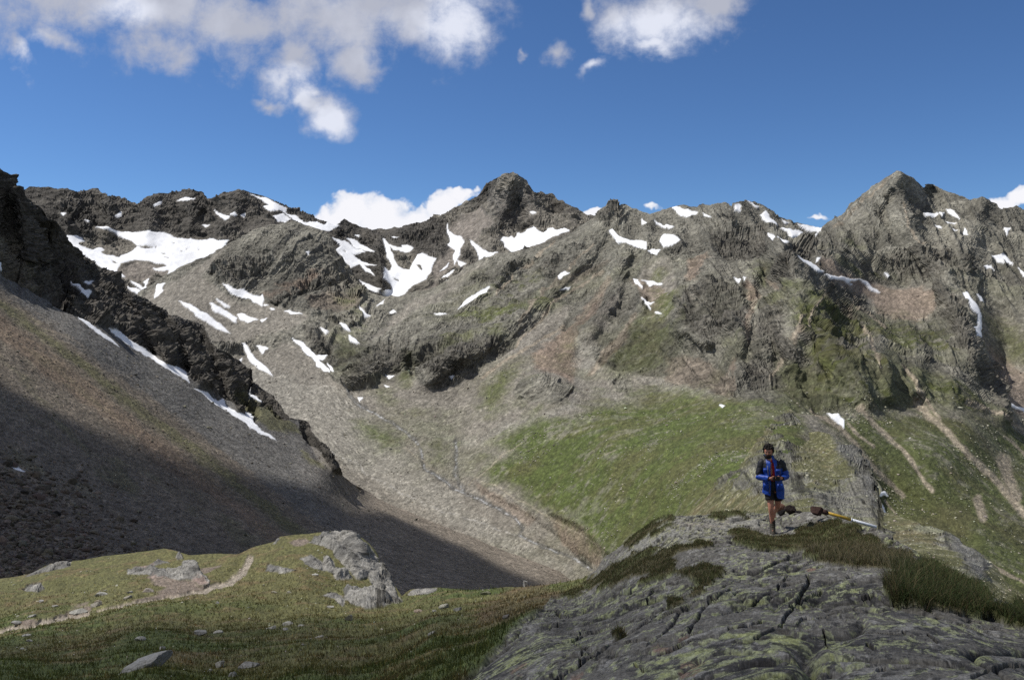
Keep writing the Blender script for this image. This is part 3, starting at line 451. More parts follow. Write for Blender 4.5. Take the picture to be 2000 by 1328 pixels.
# ------------------------------------------------------------------ build layers: relief + albedo
def C(*c): return np.array(c, np.float32)
def mixc(a, b, m): return a+(b-a)*m[..., None]
def soft(s, f, noise=0.0): return sstep(-f, f, s+noise)
def layer_snow(k, wx, wy, shape):
    s = np.full(shape, -99.0, np.float32); idx = np.full(shape, -1, np.int32)
    for i, (ly, lab, pts) in enumerate(SN):
        if ly != k: continue
        d = _boxed(pts, wx, wy, 20, sdf_poly, -99.0)+.55
        m = d > s
        s[m] = d[m]; idx[m] = i
    if SNOW_HOLES[k]: s = np.minimum(s, -region(SNOW_HOLES[k], wx, wy, 20)+0.6)
    return s, idx
def warp(px, py, a, lam, seed):
    z = np.full(px.shape, seed, np.float32)
    return (px+a*fbm((px, py, z), lam, 4, 0.55, seed)*2.2, py+a*fbm((px, py, z+50), lam, 4, 0.55, seed+3)*2.2)

def finish(g, alb, snow_s, snow_idx, disp, extra=None, grain=.16, gdisp=.45):
    rg = np.random.default_rng(77); gn = rg.normal(size=alb.shape[:2]).astype(np.float32); gn2 = blur2(rg.normal(size=alb.shape[:2]), 1)*2.4
    pix = g['P'][1]/F*2.0
    disp = disp+gn*pix*gdisp*g['rock']*g.get('crg', 1.0)
    gg_ = grain*(1+.3*(1-g['rock'])); alb = alb*np.exp(gg_*gn+gg_*.9*gn2)[..., None]
    N = grid_normals(blur_vec(g['P'], 4))
    g['P'] = g['P']+N*disp[None]
    sm = sstep(-0.7, 0.7, snow_s)
    g['alb'] = mixc(alb, C(0.84,0.86,0.89), sm)*(1-.10*sm*np.clip(gn2+.3, 0, 1))[..., None]
    g['snow'] = sm; g['idx'] = np.where(snow_s > -0.6, snow_idx, -1)
    return g
def blur_vec(P, r): return np.stack([blur2(c, r) for c in P])

def rock_relief(P, s, seed, zs=0.45, octv=5, lam=240.0, rz=.32):
    """craggy relief in metres for scale s: big ridges, ribs running down the fall line, ledges"""
    wq = fbm(P, 120*s, 3, 0.5, seed+7)*45*s
    q = (P[0]+wq, P[1]-wq, P[2]*zs+wq*0.5)
    big = fbm(q, lam*s, octv, 0.52, seed, ridge=True)
    q2 = (P[0]*0.8+P[2]*0.5, P[1]*0.8-P[2]*0.3, P[2]*0.9-P[0]*0.35)
    led = fbm((q2[0]*0.35+wq*.2, q2[1]*0.35, q2[2]), 22*s, 5, 0.62, seed+31, ridge=True)
    w2 = fbm(P, 40*s, 3, .5, seed+17)*14*s
    rib = fbm((P[0]+w2, P[1]-w2, P[2]*rz+w2*.4), 62*s, 6, 0.58, seed+41, ridge=True)
    return big, rib*s, led*s

def strata(px, py):
    """foliation of the rock: bands dipping left on the central spur, right on the right-hand cliffs"""
    wl_ = sstep(1420, 1180, px)
    out = 0; o2 = 0
    for th, w in ((math.radians(-40), wl_), (math.radians(57), 1-wl_)):
        a = px*math.cos(th)+py*math.sin(th); b = -px*math.sin(th)+py*math.cos(th)
        wob = fbm((px, py, px*0), 70, 3, .5, 401.0)*22
        n = fbm((a*.13, b+wob, px*0), 26, 5, .62, 405.0)
        out = out+w*n*2.2; o2 = o2+w*fbm((a*.16, b+wob, px*0), 34, 5, .6, 409.0, ridge=True)
    return out, o2

# ---- layer 1: the far range
def layer1():
    bot = [(-350,650),(300,650),(700,620),(1300,600)]
    g = make_grid(TOP1, bot, D1, -350, 1300, 2.0, 1.7, (14,0.28,0.75), bumps=[
        ([(990,345),(985,400),(968,440),(960,470)],22,0.05), ([(1010,350),(1040,400),(1050,440)],20,0.035), ([(720,450),(738,470),(742,520),(748,560)],9,0.05), ([(470,375),(450,420),(440,465)],20,0.03), ([(300,385),(290,430),(280,470)],24,0.03), ([(375,372),(370,440)],18,0.03), ([(540,395),(530,440)],20,0.02), ([(130,370),(140,440)],22,0.03), ([(210,385),(215,440)],14,0.03), ([(1100,400),(1120,430)],14,0.02), ([(905,400),(890,440),(880,470)],16,-0.02), ([(800,520),(780,560)],18,-0.02)])
    P, px, py = g['P'], g['px'], g['py']
    wx, wy = warp(px, py, 3.0, 26, 3.0)
    ss, si = layer_snow(1, wx, wy, px.shape); ss[g['n_front']:] = -9
    big, rib, led = rock_relief(P, 1.15, 5.0)
    n1 = fbm(P, 90, 5, 0.6, 9.0); n2 = fbm(P, 28, 4, 0.6, 14.0)
    smooth = soft(region([z5((600,560),(700,500),(860,530),(900,560),(760,600),(650,600)), z6((640,540),(690,480),(760,400),(800,440),(790,520),(720,560),(600,660),(520,670),(440,700),(700,690)), z6((720,340),(900,220),(960,300),(880,400),(790,390)), z6((800,540),(900,500),(1060,470),(1000,520),(800,580))], wx, wy), 5)
    rock = 1-smooth
    sm = sstep(-3, 3, ss)
    crg = sstep(-.1, .2, fbm(P, 170, 4, .6, 62.0)); g['crg'] = .3+.7*crg
    amp = (1-0.95*sstep(-14, 2, ss))*(1-0.8*smooth)*(.5+.5*crg)
    edge = 1-0.8*sstep(34, 0, np.abs(interp_line(TOP1, px)-py))
    disp = (big*34*edge+rib*26*(.4+.6*edge)+led*8)*amp+n1*6*(1-.6*sm)+sm*1.5
    st1, sd1 = strata(px, py)
    disp = disp+sd1*amp*9*(.3+.7*edge)
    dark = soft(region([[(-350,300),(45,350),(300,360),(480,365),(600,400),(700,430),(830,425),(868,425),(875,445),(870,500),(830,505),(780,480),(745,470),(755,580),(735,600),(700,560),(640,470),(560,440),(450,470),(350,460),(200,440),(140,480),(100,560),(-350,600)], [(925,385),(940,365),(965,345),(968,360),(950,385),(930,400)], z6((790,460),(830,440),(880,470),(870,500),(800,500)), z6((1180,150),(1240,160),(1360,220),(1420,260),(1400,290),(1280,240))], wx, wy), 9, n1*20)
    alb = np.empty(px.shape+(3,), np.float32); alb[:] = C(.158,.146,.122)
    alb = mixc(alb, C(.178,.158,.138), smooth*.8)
    alb = mixc(alb, C(.062,.057,.050), dark*(.85))  # walls turned away from the sun darkened in the colour as well
    alb = mixc(alb, C(.105,.098,.088), .7*soft(region([z6((960,170),(1010,150),(1080,120),(1170,140),(1180,220),(1150,300),(1050,340),(970,320),(955,240))], wx, wy), 8, n1*20))  # shaded face of the main peak put into the colour
    alb *= (1+0.4*n2+0.3*n1+.25*st1*rock)[..., None]
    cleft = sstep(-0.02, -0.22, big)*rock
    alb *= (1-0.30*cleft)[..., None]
    g['rock'] = rock*(1-sm); g['grass'] = px*0
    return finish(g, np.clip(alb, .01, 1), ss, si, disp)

def layer2():
    bot = [(-350,1180),(300,1200),(1100,1230),(1300,1180),(1500,1120),(1700,1200),(2350,1500)]
    g = make_grid(TOP2, bot, D2, -350, 2350, 2.0, 2.0, (14,0.30,0.75), bumps=[
        ([(1175,430),(1110,520),(1040,600),(960,650),(900,690)],26,0.045), ([(1197,395),(1230,480),(1200,560),(1160,620),(1150,650)],20,0.03), ([(1340,410),(1320,470),(1290,520)],20,0.03), ([(1420,400),(1400,470),(1380,560),(1370,640)],26,0.035), ([(1470,470),(1500,520),(1480,600)],16,-0.04), ([(1540,480),(1560,560),(1600,620),(1640,700),(1700,780)],24,0.035), ([(1460,560),(1475,620),(1458,700)],10,-0.02), ([(1440,640),(1440,720),(1420,770)],20,0.025), ([(1560,640),(1540,720),(1550,790)],20,0.025), ([(1540,500),(1490,620),(1520,700)],14,-0.015), ([(1330,560),(1330,640),(1380,670)],16,0.04), ([(1755,340),(1770,420),(1800,480),(1850,540)],22,0.045), ([(1755,340),(1700,410),(1640,450)],18,0.03), ([(1920,390),(1900,460),(1880,520)],22,0.03), ([(1820,360),(1850,430)],14,-0.02), ([(1830,560),(1880,640),(1930,740),(1965,810)],20,0.04), ([(1780,640),(1800,700),(1790,760)],20,0.03), ([(1700,640),(1730,700),(1740,770)],16,0.03),
        ([(1060,735),(1080,742)],42,0.06), ([(690,740),(740,700),(790,690)],22,0.04), ([(830,740),(880,700),(960,665)],22,0.035), ([(810,735),(800,700)],9,-0.03), ([(450,560),(500,520),(560,490),(640,500)],26,0.03), ([(530,580),(600,550),(650,545)],12,0.03), ([(640,740),(690,790),(760,830),(830,900),(930,960),(1030,1010),(1100,1060),(1150,1110)],10,-0.01), ([(1080,1000),(1130,1020),(1185,1075)],8,0.012), ([(1150,860),(1350,880)],60,0.01), ([(1000,520),(960,560),(900,590)],18,0.02), ([(1185,430),(1150,500),(1090,560),(1020,610)],11,0.013), ([(1165,455),(1120,520),(1060,575)],8,-0.009), ([(1215,470),(1190,560),(1140,640),(1110,690)],12,0.013), ([(1235,500),(1215,590),(1170,660)],9,-0.010), ([(1010,510),(960,560),(900,600),(840,640)],9,0.016), ([(1060,560),(1000,620),(930,670)],9,-0.010), ([(1100,600),(1040,670),(970,720)],10,0.012), ([(1270,440),(1255,520),(1250,600)],10,0.020), ([(1700,380),(1660,440),(1640,500)],10,0.018), ([(1740,380),(1720,450),(1700,520)],9,-0.015), ([(1790,400),(1810,470),(1860,540)],9,-0.016), ([(1840,420),(1870,480),(1900,560)],10,0.018), ([(1640,830),(1760,960),(1900,1060)],12,-0.012), ([(1680,790),(1800,920)],12,-0.012), ([(1790,785),(1900,920),(2000,1010)],14,-0.014)])
    P, px, py = g['P'], g['px'], g['py']
    wx, wy = warp(px, py, 2.6, 22, 23.0)
    ss, si = layer_snow(2, wx, wy, px.shape); ss[g['n_front']:] = -9
    vx, vy = warp(px, py, 9.0, 60, 31.0)
    n1 = fbm(P, 110, 6, 0.6, 19.0); n2 = fbm(P, 22, 4, 0.65, 24.0); n3 = fbm(P, 7, 3, 0.7, 26.0)
    big, rib, led = rock_relief(P, 1.0, 45.0)
    ns = n1*26
    smooth = soft(region(R2['smooth'], vx, vy), 6, ns*.35)
    smooth = smooth*(1-soft(region(R2['rockin'], vx, vy), 3, ns*.3))
    smooth[g['n_front']:] = 0
    dist = P[1]
    sc = np.clip(dist/1300.0, 0.16, 1.2)
    rock = 1-smooth
    cliff = soft(region(R2['dark'], vx, vy), 9, ns*.6)*rock
    sm = sstep(-3, 3, ss)
    crg = np.clip(cliff+.75*sstep(.12, .30, fbm(P, 130, 5, .6, 61.0)), 0, 1); g['crg'] = .15+.85*crg
    amp = rock*(1-0.95*sstep(-10, 2, ss))*(0.24+0.70*crg)
    edge = 1-0.8*sstep(34, 0, np.abs(interp_line(TOP2, px)-py))
    disp = (big*32*edge+rib*26*(.4+.6*edge)+led*8)*sc*amp + n1*6*sc*(1-.6*sm) + n2*1.0*sc*smooth
    # albedo
    alb = np.empty(px.shape+(3,), np.float32); alb[:] = C(.158,.151,.126)
    alb = mixc(alb, C(.188,.174,.148), smooth)
    alb = mixc(alb, C(.188,.180,.150), soft(n1*3+n2, .5)*rock*.7)
    alb = mixc(alb, C(.166,.159,.132), rock*(1-crg)*.6)
    alb = mixc(alb, C(.098,.091,.077), cliff*(.55+.35*sstep(-.2,.2,n2)))
    for w, p in R2['pink']: alb = mixc(alb, C(.225,.168,.128), w*.8*soft(region([p], wx, wy), 5, n2*14))
    for w, p in R2['pale']: alb = mixc(alb, C(.235,.225,.195), w*soft(region([p], vx, vy), 9, n2*18))
    gr = np.zeros(px.shape, np.float32)
    for w, p in R2['grass']:
        m = soft(region([p], vx, vy)-6, 26, (n1*50+n2*34+n3*14))
        gr = np.maximum(gr, w*m if w > .6 else m*sstep(.5-w, .9-w, n1*1.6+n2*.9+.25))
    stony = sstep(.16, .5, n2*.6+n3*.7+n1*.8)
    gr *= (1-.5*stony)
    olive = .34*sstep(-.05, .35, fbm(P, 150, 6, .6, 78.0))*sstep(620, 760, px)*sstep(400, 560, py+n1*60)*(1-.6*cliff)
    gr = np.maximum(gr, olive*(1-sstep(.0,.3,n2)*.6))
    right = sstep(1530, 1600, px)
    lush = sstep(-.25, .15, n1)*(1-.45*right)*sstep(700, 850, py)
    gcol = C(.092,.104,.036)*(1-lush[..., None])+C(.080,.104,.030)*lush[..., None]
    gcol = mixc(gcol, C(.112,.098,.05), .42*sstep(-.05,.25,fbm(P, 45, 5, .65, 77.0)))
    gcol = mixc(gcol, C(.19,.19,.14), .5*sstep(.12,.3,fbm(P, 70, 6, .7, 79.0)+n3*.4))
    gcol *= (0.85-.17*right)[..., None]
    alb = alb+(gcol-alb)*gr[..., None]
    for hw, l in STREAKS:
        d = lines([l], wx, wy, 40); alb = mixc(alb, C(.255,.22,.17), .9*sstep(hw*1.4, hw*.5, d+n2*5)); gr = gr*(1-sstep(hw*1.4, hw*.5, d+n2*5))
    ds = lines(STREAMS, wx, wy, 30); alb = mixc(alb, C(.095,.095,.092), .62*sstep(5.5, 2.2, ds+n2*6)); 
    alb = mixc(alb, C(.36,.37,.38), .75*sstep(1.6, .6, ds)*sstep(-.1,.1,n3))  # glints on the stream painted as a broken pale line
    ds2 = lines(STREAM2, wx, wy, 30); alb = mixc(alb, C(.32,.31,.29), .6*sstep(1.8, .7, ds2)*sstep(-.15,.1,n3))
    dt = lines(TRAILS, wx, wy, 30); alb = mixc(alb, C(.28,.25,.19), .55*sstep(1.8, .7, dt))
    disp = disp - sstep(7, 0, ds)*.8*(ds < 30)
    alb *= (1+0.42*n2*(.25+.75*rock)*(1-.6*gr)+0.35*n1*(.6+.4*rock)+.35*n3*(.35+.65*rock)*(1-.7*gr))[..., None]
    str_, sdsp = strata(px, py)
    alb *= (1+.38*str_*rock*(1-.5*gr))[..., None]
    disp = disp+sdsp*rock*(1-sm)*sc*12.0*(.3+.7*edge)+sm*sc*1.3
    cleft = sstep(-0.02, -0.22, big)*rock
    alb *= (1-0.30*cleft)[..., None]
    g['rock'] = rock*(1-sm)*(1-gr); g['grass'] = gr
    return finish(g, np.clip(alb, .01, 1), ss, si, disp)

def layer3():
    bot = [(-350,1300),(500,1230),(900,1200),(1200,1190)]
    g = make_grid(TOP3, bot, D3, -350, 1200, 2.0, 1.9, (14,0.35,1.1), bumps=[
        ([(105,430),(160,560)],16,0.03), ([(260,580),(330,700)],14,0.05), ([(225,560),(300,690)],10,-0.03), ([(345,625),(400,740)],16,0.05), ([(300,610),(365,720)],8,-0.04), ([(415,665),(470,790)],14,0.05), ([(40,380),(60,500)],14,0.04), ([(0,350),(30,560)],16,-0.03), ([(625,860),(655,915)],10,0.04), ([(605,870),(625,905)],6,-0.02)])
    P, px, py = g['P'], g['px'], g['py']
    wx, wy = warp(px, py, 2.6, 22, 53.0)
    ss, si = layer_snow(3, wx, wy, px.shape); ss[g['n_front']:] = -9
    n1 = fbm(P, 40, 5, 0.6, 59.0); n2 = fbm(P, 9, 4, 0.65, 64.0); n3 = fbm(P, 2.6, 3, 0.7, 66.0)
    big, rib, led = rock_relief(P, 0.42, 85.0, 0.5)
    vx, vy = warp(px, py, 6.0, 40, 71.0)
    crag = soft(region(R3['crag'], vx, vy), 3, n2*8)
    topo = 1-0.85*sstep(24, 0, np.abs(interp_line(TOP3, px)-py))
    sm = sstep(-3, 3, ss)
    disp = crag*(1-.95*sstep(-10,2,ss))*(big*20*topo+rib*32*(.12+.88*topo)+led*8*(.3+.7*topo))*(.35+.65*sstep(700,560,px))+n1*1.6+n2*.5*(1-crag)*sstep(1.0,.0,sm)
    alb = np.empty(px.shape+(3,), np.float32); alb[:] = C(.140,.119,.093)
    # bands running down the scree
    s = (py-545)-(px)*0.735           # 0 along the crag foot
    nb = fbm((px*.12, s, px*0), 60, 3, .5, 91.0)*26+n2*22
    alb = mixc(alb, C(.118,.114,.106), sstep(30, 5, s+nb))
    alb = mixc(alb, C(.105,.102,.050), .85*sstep(22, 0, np.abs(s-48-px*.03+nb)))
    alb = mixc(alb, C(.175,.128,.090), .7*sstep(34, 6, np.abs(s-92-px*.04+nb)))
    alb = mixc(alb, C(.128,.115,.097), .6*sstep(150, 260, s+nb))
    gt = .55*sstep(.0, .35, fbm((px*.35, s, px*0), 70, 4, .6, 95.0)+n2*.3)*sstep(40, 140, s)
    alb = mixc(alb, C(.105,.103,.055), gt)
    floor = sstep(560, 760, px)
    alb = mixc(alb, C(.195,.165,.130), floor*.75)
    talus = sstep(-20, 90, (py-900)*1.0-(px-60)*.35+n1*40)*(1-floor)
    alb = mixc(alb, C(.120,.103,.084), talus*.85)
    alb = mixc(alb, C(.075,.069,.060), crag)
    alb = mixc(alb, C(.17,.155,.125), .8*crag*soft(region(R3['lit_crag'], vx, vy), 6, n2*20))  # sunlit left end of the crag painted lighter than its shaded rest
    gr = px*0
    for w, p in R3['grass']:
        m = w*soft(region([p], wx, wy), 5, n2*14); gr = np.maximum(gr, m); alb = mixc(alb, C(.10,.098,.045), m)
    alb *= (1+0.4*n2+0.25*n1+.45*n3*(1-crag))[..., None]
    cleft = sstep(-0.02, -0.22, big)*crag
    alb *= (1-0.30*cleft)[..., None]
    g['rock'] = crag*(1-sm); g['grass'] = gr; g['crag'] = crag
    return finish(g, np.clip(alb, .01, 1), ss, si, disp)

def layer4():
    bot = [(1230,1200),(1300,1180),(1500,1130),(1700,1180),(2000,1330),(2350,1500)]
    g = make_grid(TOP4, bot, D4, 1230, 2350, 2.0, 1.7, (14,0.6,1.0), bumps=[
        ([(1540,805),(1560,900),(1600,980)],22,0.04), ([(1640,880),(1680,940),(1700,990)],16,0.05), ([(1590,860),(1640,960)],12,-0.03), ([(1440,960),(1500,900),(1530,860)],14,0.03)])
    P, px, py = g['P'], g['px'], g['py']
    vx, vy = warp(px, py, 7.0, 50, 131.0)
    n1 = fbm(P, 16, 5, 0.6, 119.0); n2 = fbm(P, 4, 4, 0.65, 124.0); n3 = fbm(P, 1.2, 3, 0.7, 126.0)
    sc = np.clip(P[1]/260.0, 0.12, 1.4)
    big, rib, led = rock_relief(P, 0.16, 145.0, 0.6, rz=1.0)
    rk = [zr((440,170),(500,170),(580,300),(560,380),(500,340),(400,360),(360,320)), zr((360,400),(480,370),(540,480),(560,560),(600,620),(560,800),(400,830),(300,760),(240,740),(0,720),(0,660),(120,540),(260,480)),
          zr((740,310),(850,420),(940,490),(1000,580),(1045,650),(1050,740),(1090,860),(1120,1010),(1000,960),(640,880),(520,800),(640,690),(800,680),(840,580),(790,420)), zr((1240,800),(1320,830),(1500,960),(1700,1090),(1800,1200),(1760,1300),(1640,1320),(1500,1200),(1560,1130),(1400,1010)), zr((30,500),(120,470),(90,560),(0,600)),
          zr((1240,1090),(1400,1130),(1500,1290),(1600,1400),(1900,1500),(2300,1900),(1300,1400))]
    rock = soft(region(rk, vx, vy)-5, 7, n1*62+n2*26)
    disp = (big*4+rib*4.5+led*1.8)*(.10+.9*rock)*sc+n1*.9*sc
    stt, sdt = strata(px+300, py)
    disp = disp+sdt*rock*sc*.8
    alb = np.empty(px.shape+(3,), np.float32); alb[:] = C(.090,.090,.042)
    alb = mixc(alb, C(.135,.105,.06), .5*sstep(0,.3,n1))
    alb = mixc(alb, C(.20,.19,.13), sstep(.05,.4,n2+.6*n3)*.8)
    alb = mixc(alb, C(.122,.119,.103), rock)
    alb = mixc(alb, C(.15,.155,.085), rock*.55*sstep(.0,.3,n2+.3*n1))
    rr = soft(region([zr((760,330),(850,420),(940,490),(1045,650),(1050,740),(1090,860),(1000,800),(900,600),(820,500)), zr((1500,1000),(1700,1090),(1800,1200),(1700,1300),(1560,1130))], vx, vy), 8, n2*16)
    alb = mixc(alb, C(.088,.088,.085), rr*.8)
    alb *= (1+0.4*n2+0.2*n1+.4*n3+.5*stt*rock)[..., None]
    alb *= (1-.6*sstep(.10, .26, sdt)*rock)[..., None]
    g['rock'] = rock; g['grass'] = (1-rock)*.8
    ss = px*0-9; si = np.full(px.shape, -1, np.int32)
    return finish(g, np.clip(alb, .01, 1), ss, si, disp, gdisp=.12)
# ---- layer 5: the ground round the viewer
def rock5(P):
    """slabby cracked rock: returns relief (m) and crack mask"""
    c, s = 0.55, 0.835
    wob = fbm(P, 2.4, 3, .5, 201.0)*.5
    u = P[0]*c+P[1]*s; v = P[0]*s-P[1]*c+wob
    u2 = u+fbm(P, 1.5, 2, .5, 207.0)*.4
    n = fbm((u*.22, v, P[2]*.3), 1.05, 3, .5, 211.0)
    crack = np.exp(-(np.abs(n)/.034)**1.5)*sstep(-.12, .12, fbm(P, 2.2, 2, .5, 215.0))
    n = fbm((u2, v*.45, P[2]*.3), 1.25, 3, .5, 221.0)
    crack = np.maximum(crack, .8*np.exp(-(np.abs(n)/.026)**1.5)*sstep(.02, .2, fbm(P, 1.6, 2, .5, 225.0)))
    n = fbm((u2*.6, v, P[2]*.3), .42, 3, .5, 241.0)
    crack = np.maximum(crack, 0.6*np.exp(-(np.abs(n)/.05)**1.5)*sstep(.0, .2, fbm(P, 1.1, 2, .5, 245.0)))
    slab = fbm((u*.25, v, P[2]*.5), 1.1, 5, .58, 231.0, ridge=True)
    fol = fbm((u*.22, v, P[2]), .26, 5, .68, 235.0, ridge=True)
    lump = fbm(P, 3.0, 6, .5, 237.0)
    fine = fbm((u*.6, v, P[2]), .08, 3, .7, 247.0)
    st_ = fbm((u*.3, v, P[2]*.4), .9, 4, .55, 249.0)*6; st_ = (np.floor(st_)+sstep(.55, .95, st_-np.floor(st_)))/6
    dd_ = 1-sstep(3.5, 9.0, P[1])
    sw = v*1.5+fbm(P, 2.6, 4, .55, 251.0)*2.2+u*.12; sw = sw-np.floor(sw); saw = sstep(0, .86, sw)*(1-sstep(.88, 1.0, sw))
    sw = v*4.3+fbm(P, 1.1, 4, .6, 253.0)*2.4+u*.5; sw = sw-np.floor(sw); saw2 = sstep(0, .8, sw)*(1-sstep(.84, 1.0, sw))
    rel = slab*.035+fol*.006*dd_+lump*.13+fine*.006*dd_+saw*.016
    return rel, crack, (u*.36, v, P[2]*.8)
def layer5():
    bot = [(-350,1760),(0,1760),(700,1780),(1200,1790),(2350,1790)]
    xs = None
    g = make_grid(TOP5, bot, D5, -350, 2350, 1.6, 1.55, (16,0.9,0.95), 0.62, bumps=[
        ([(680,1050),(700,1075)],16,0.03), ([(720,1090),(745,1130)],9,-0.01), ([(470,1100),(430,1138),(340,1160),(230,1185),(0,1232)],7,-0.012)])
    P, px, py = g['P'], g['px'], g['py']
    n0 = fbm(P, 6, 3, .5, 301.0); n1 = fbm(P, 1.6, 4, .55, 303.0); n2 = fbm(P, .45, 4, .6, 307.0); n3 = fbm(P, .12, 3, .65, 311.0)
    wx, wy = warp(px, py, 3.0, 26, 41.0); vx, vy = warp(px, py, 6.0, 50, 43.0)
    far = sstep(14, 30, P[1])
    rockR = soft(region(R5['rock'], vx, vy), 3.0, n1*9)
    so = region([p for _, p in R5['outcrop']], wx, wy); out = soft(so, 1.4, n2*3*(1-far)+n1*3)
    oidx = np.full(px.shape, -1, np.int32); best = np.full(px.shape, -5.0, np.float32)
    for i, (_, p) in enumerate(R5['outcrop']):
        d = _boxed(p, wx, wy, 20, sdf_poly, -99.0); m = d > best; best[m] = d[m]; oidx[m] = i
    turf = soft(region(R5['turf'], wx, wy)-2.5, 2.5, n1*24+n2*18)*rockR
    pth = np.zeros(px.shape, np.float32)
    for hw, l in R5['path']: pth = np.maximum(pth, sstep(hw*1.25, hw*.75, lines([l], wx, wy, 40)+n2*2.5))
    soil = soft(region(R5['soil'], wx, wy), 3, n1*12)*(1-out)
    rock = np.clip(rockR*(1-turf)+out, 0, 1)
    rel, crack, UV = rock5(P)
    relf = fbm(P, 5.0, 3, .5, 331.0, ridge=True)*1.1+fbm(P, 1.6, 5, .6, 335.0, ridge=True)*.6
    crk2 = np.exp(-(np.abs(fbm(P, 2.4, 3, .5, 337.0))/.03)**1.5)
    dcr = np.full(px.shape, 99.0, np.float32)
    for hw, l in CRACKS: dcr = np.minimum(dcr, lines([l], px+(wx-px)*.8, py+(wy-py)*.8, 20)/(hw*.72)*(1.0+.5*n2))
    ck = np.exp(-np.clip(dcr, 0, 9)**2*.9)*rockR; crack = np.maximum(crack*.75, ck)
    lip = np.exp(-(np.clip(dcr, 0, 9)/3.5)**2)*.02
    hump = n0*.26+n1*.09+n2*.03
    near = sstep(3.0, 9.0, P[1])
    disp = rockR*(1-out)*((rel+.02)*(.45+.55*near)*(1-.35*turf)-crack*.11*(1-turf)+lip*.6) + out*(relf*.42*sstep(0, 7, so)-.14*crk2+.22*sstep(0, 9, so)) + (1-rockR)*(1-out)*hump + turf*(.05+n2*.04+n1*.03) - pth*.10 - soil*.03
    topd = np.abs(interp_line(TOP5, px)-py)
    disp = disp*(1-.45*sstep(10, 0, topd)*far)
    # albedo
    alb = np.empty(px.shape+(3,), np.float32); alb[:] = C(.088,.088,.034)
    alb = mixc(alb, C(.062,.078,.024), sstep(-.15,.2,n0))
    ylw = sstep(1230, 1130, py+n1*60)*sstep(900, 780, px)
    alb = mixc(alb, C(.102,.097,.040), ylw*.8)
    alb = mixc(alb, C(.125,.085,.048), .5*sstep(.05,.35,n1+.4*n2))
    alb = mixc(alb, C(.10,.065,.042), .42*soft(region([zc((0,560),(200,560),(400,640),(340,760),(200,800),(60,870),(0,900),(-300,900),(-200,700))], vx, vy), 9, n1*20))
    alb = mixc(alb, C(.150,.122,.098), soil)
    alb = mixc(alb, C(.235,.205,.165), pth)
    # bedrock
    rc = np.empty_like(alb); rc[:] = C(.105,.100,.088)
    rc = mixc(rc, C(.046,.044,.042), sstep(-.05,.3,n1+.5*n2))
    rc = mixc(rc, C(.205,.200,.185), .75*sstep(.06,.22,fbm(UV, .20, 6, .70, 341.0)))
    lich = fbm(UV, .105, 5, .70, 351.0)+.45*n1
    lz = soft(region([zc((0,1312),(0,1000),(300,800),(700,600),(1600,450),(1800,300),(2000,400),(2000,1312)), [(1500,1328),(1500,1180),(1580,1200),(1700,1290),(1720,1328)]], vx, vy), 30, n0*40)*.10
    lm = sstep(.09, .15, lich+lz-.05)
    rc = mixc(rc, C(.225,.240,.140), .85*lm*rockR)
    rc = mixc(rc, C(.24,.26,.10), .6*sstep(.34,.40,lich+lz)*rockR)
    rust = soft(region([zc((1290,1230),(1330,1180),(1420,1150),(1500,1130),(1530,1190),(1480,1260),(1420,1300),(1320,1280)), zc((0,1240),(60,1220),(130,1190),(140,1250),(60,1300),(0,1290)), zc((460,1270),(560,1230),(500,1312),(440,1312)), zc((1290,100),(1400,70),(1500,80),(1700,90),(1700,120),(1400,130)), zd((300,440),(370,450),(330,465)), zc((1340,940),(1380,980),(1300,1010)), zc((1140,1040),(1260,1060),(1200,1110),(1100,1080))], wx, wy), 2, n2*10)
    rc = mixc(rc, C(.165,.105,.078), .7*rust*sstep(-.25,.15,n2+n3))
    upper = soft(region([zc((640,500),(760,440),(900,330),(1000,200),(1200,60),(1500,20),(2000,0),(2000,100),(1700,180),(1560,240),(1300,300),(1000,340),(900,400))], vx, vy), 5)
    rc = mixc(rc, C(.200,.196,.172), .75*upper)
    rc = mixc(rc, C(.25,.25,.12), .5*upper*sstep(.05,.25,lich))
    oc = np.empty_like(alb); oc[:] = C(.215,.208,.188)
    oc = mixc(oc, C(.12,.117,.108), sstep(-.15,.2,fbm(P, 1.4, 5, .6, 361.0)))
    oc = mixc(oc, C(.24,.17,.14), .7*soft(region([za((1180,180),(1300,200),(1320,260),(1200,250)), za((1370,225),(1600,190),(1640,240),(1400,260)), za((1000,110),(1240,60),(1150,110))], wx, wy), 3, n2*8))
    rc = mixc(rc, oc, out)
    rc = mixc(rc, C(.022,.021,.020), .8*sstep(.12,.2,fbm(UV, .075, 4, .7, 371.0)+.3*n1)*rockR*(1-out))
    rc *= (1-.7*crack*rockR*(1-out))[..., None]
    alb = mixc(alb, rc, rock)
    tc = np.empty_like(alb); tc[:] = C(.060,.052,.026); tc = mixc(tc, C(.050,.056,.020), sstep(-.1,.2,n1))
    alb = mixc(alb, tc, turf)
    alb *= (1+.35*n2*(1-.6*rockR)+.45*n3*(1-.6*rockR))[..., None]
    g['rock'] = rock; g['grass'] = np.clip((1-rock)*(1-pth)*(1-.8*soil), 0, 1); g['turf'] = turf; g['rockR'] = rockR
    g['pathm'] = pth; g['oidx'] = np.where((out > .5) & (best > -4), oidx, -1)
    g['oidx'][(pth > .5) & (out < .5)] = 500
    ss = px*0-9
    g = finish(g, np.clip(alb, .008, 1), ss, np.full(px.shape, -1, np.int32), disp, grain=.15, gdisp=0.0)
    g['idx'] = g['oidx']
    return g

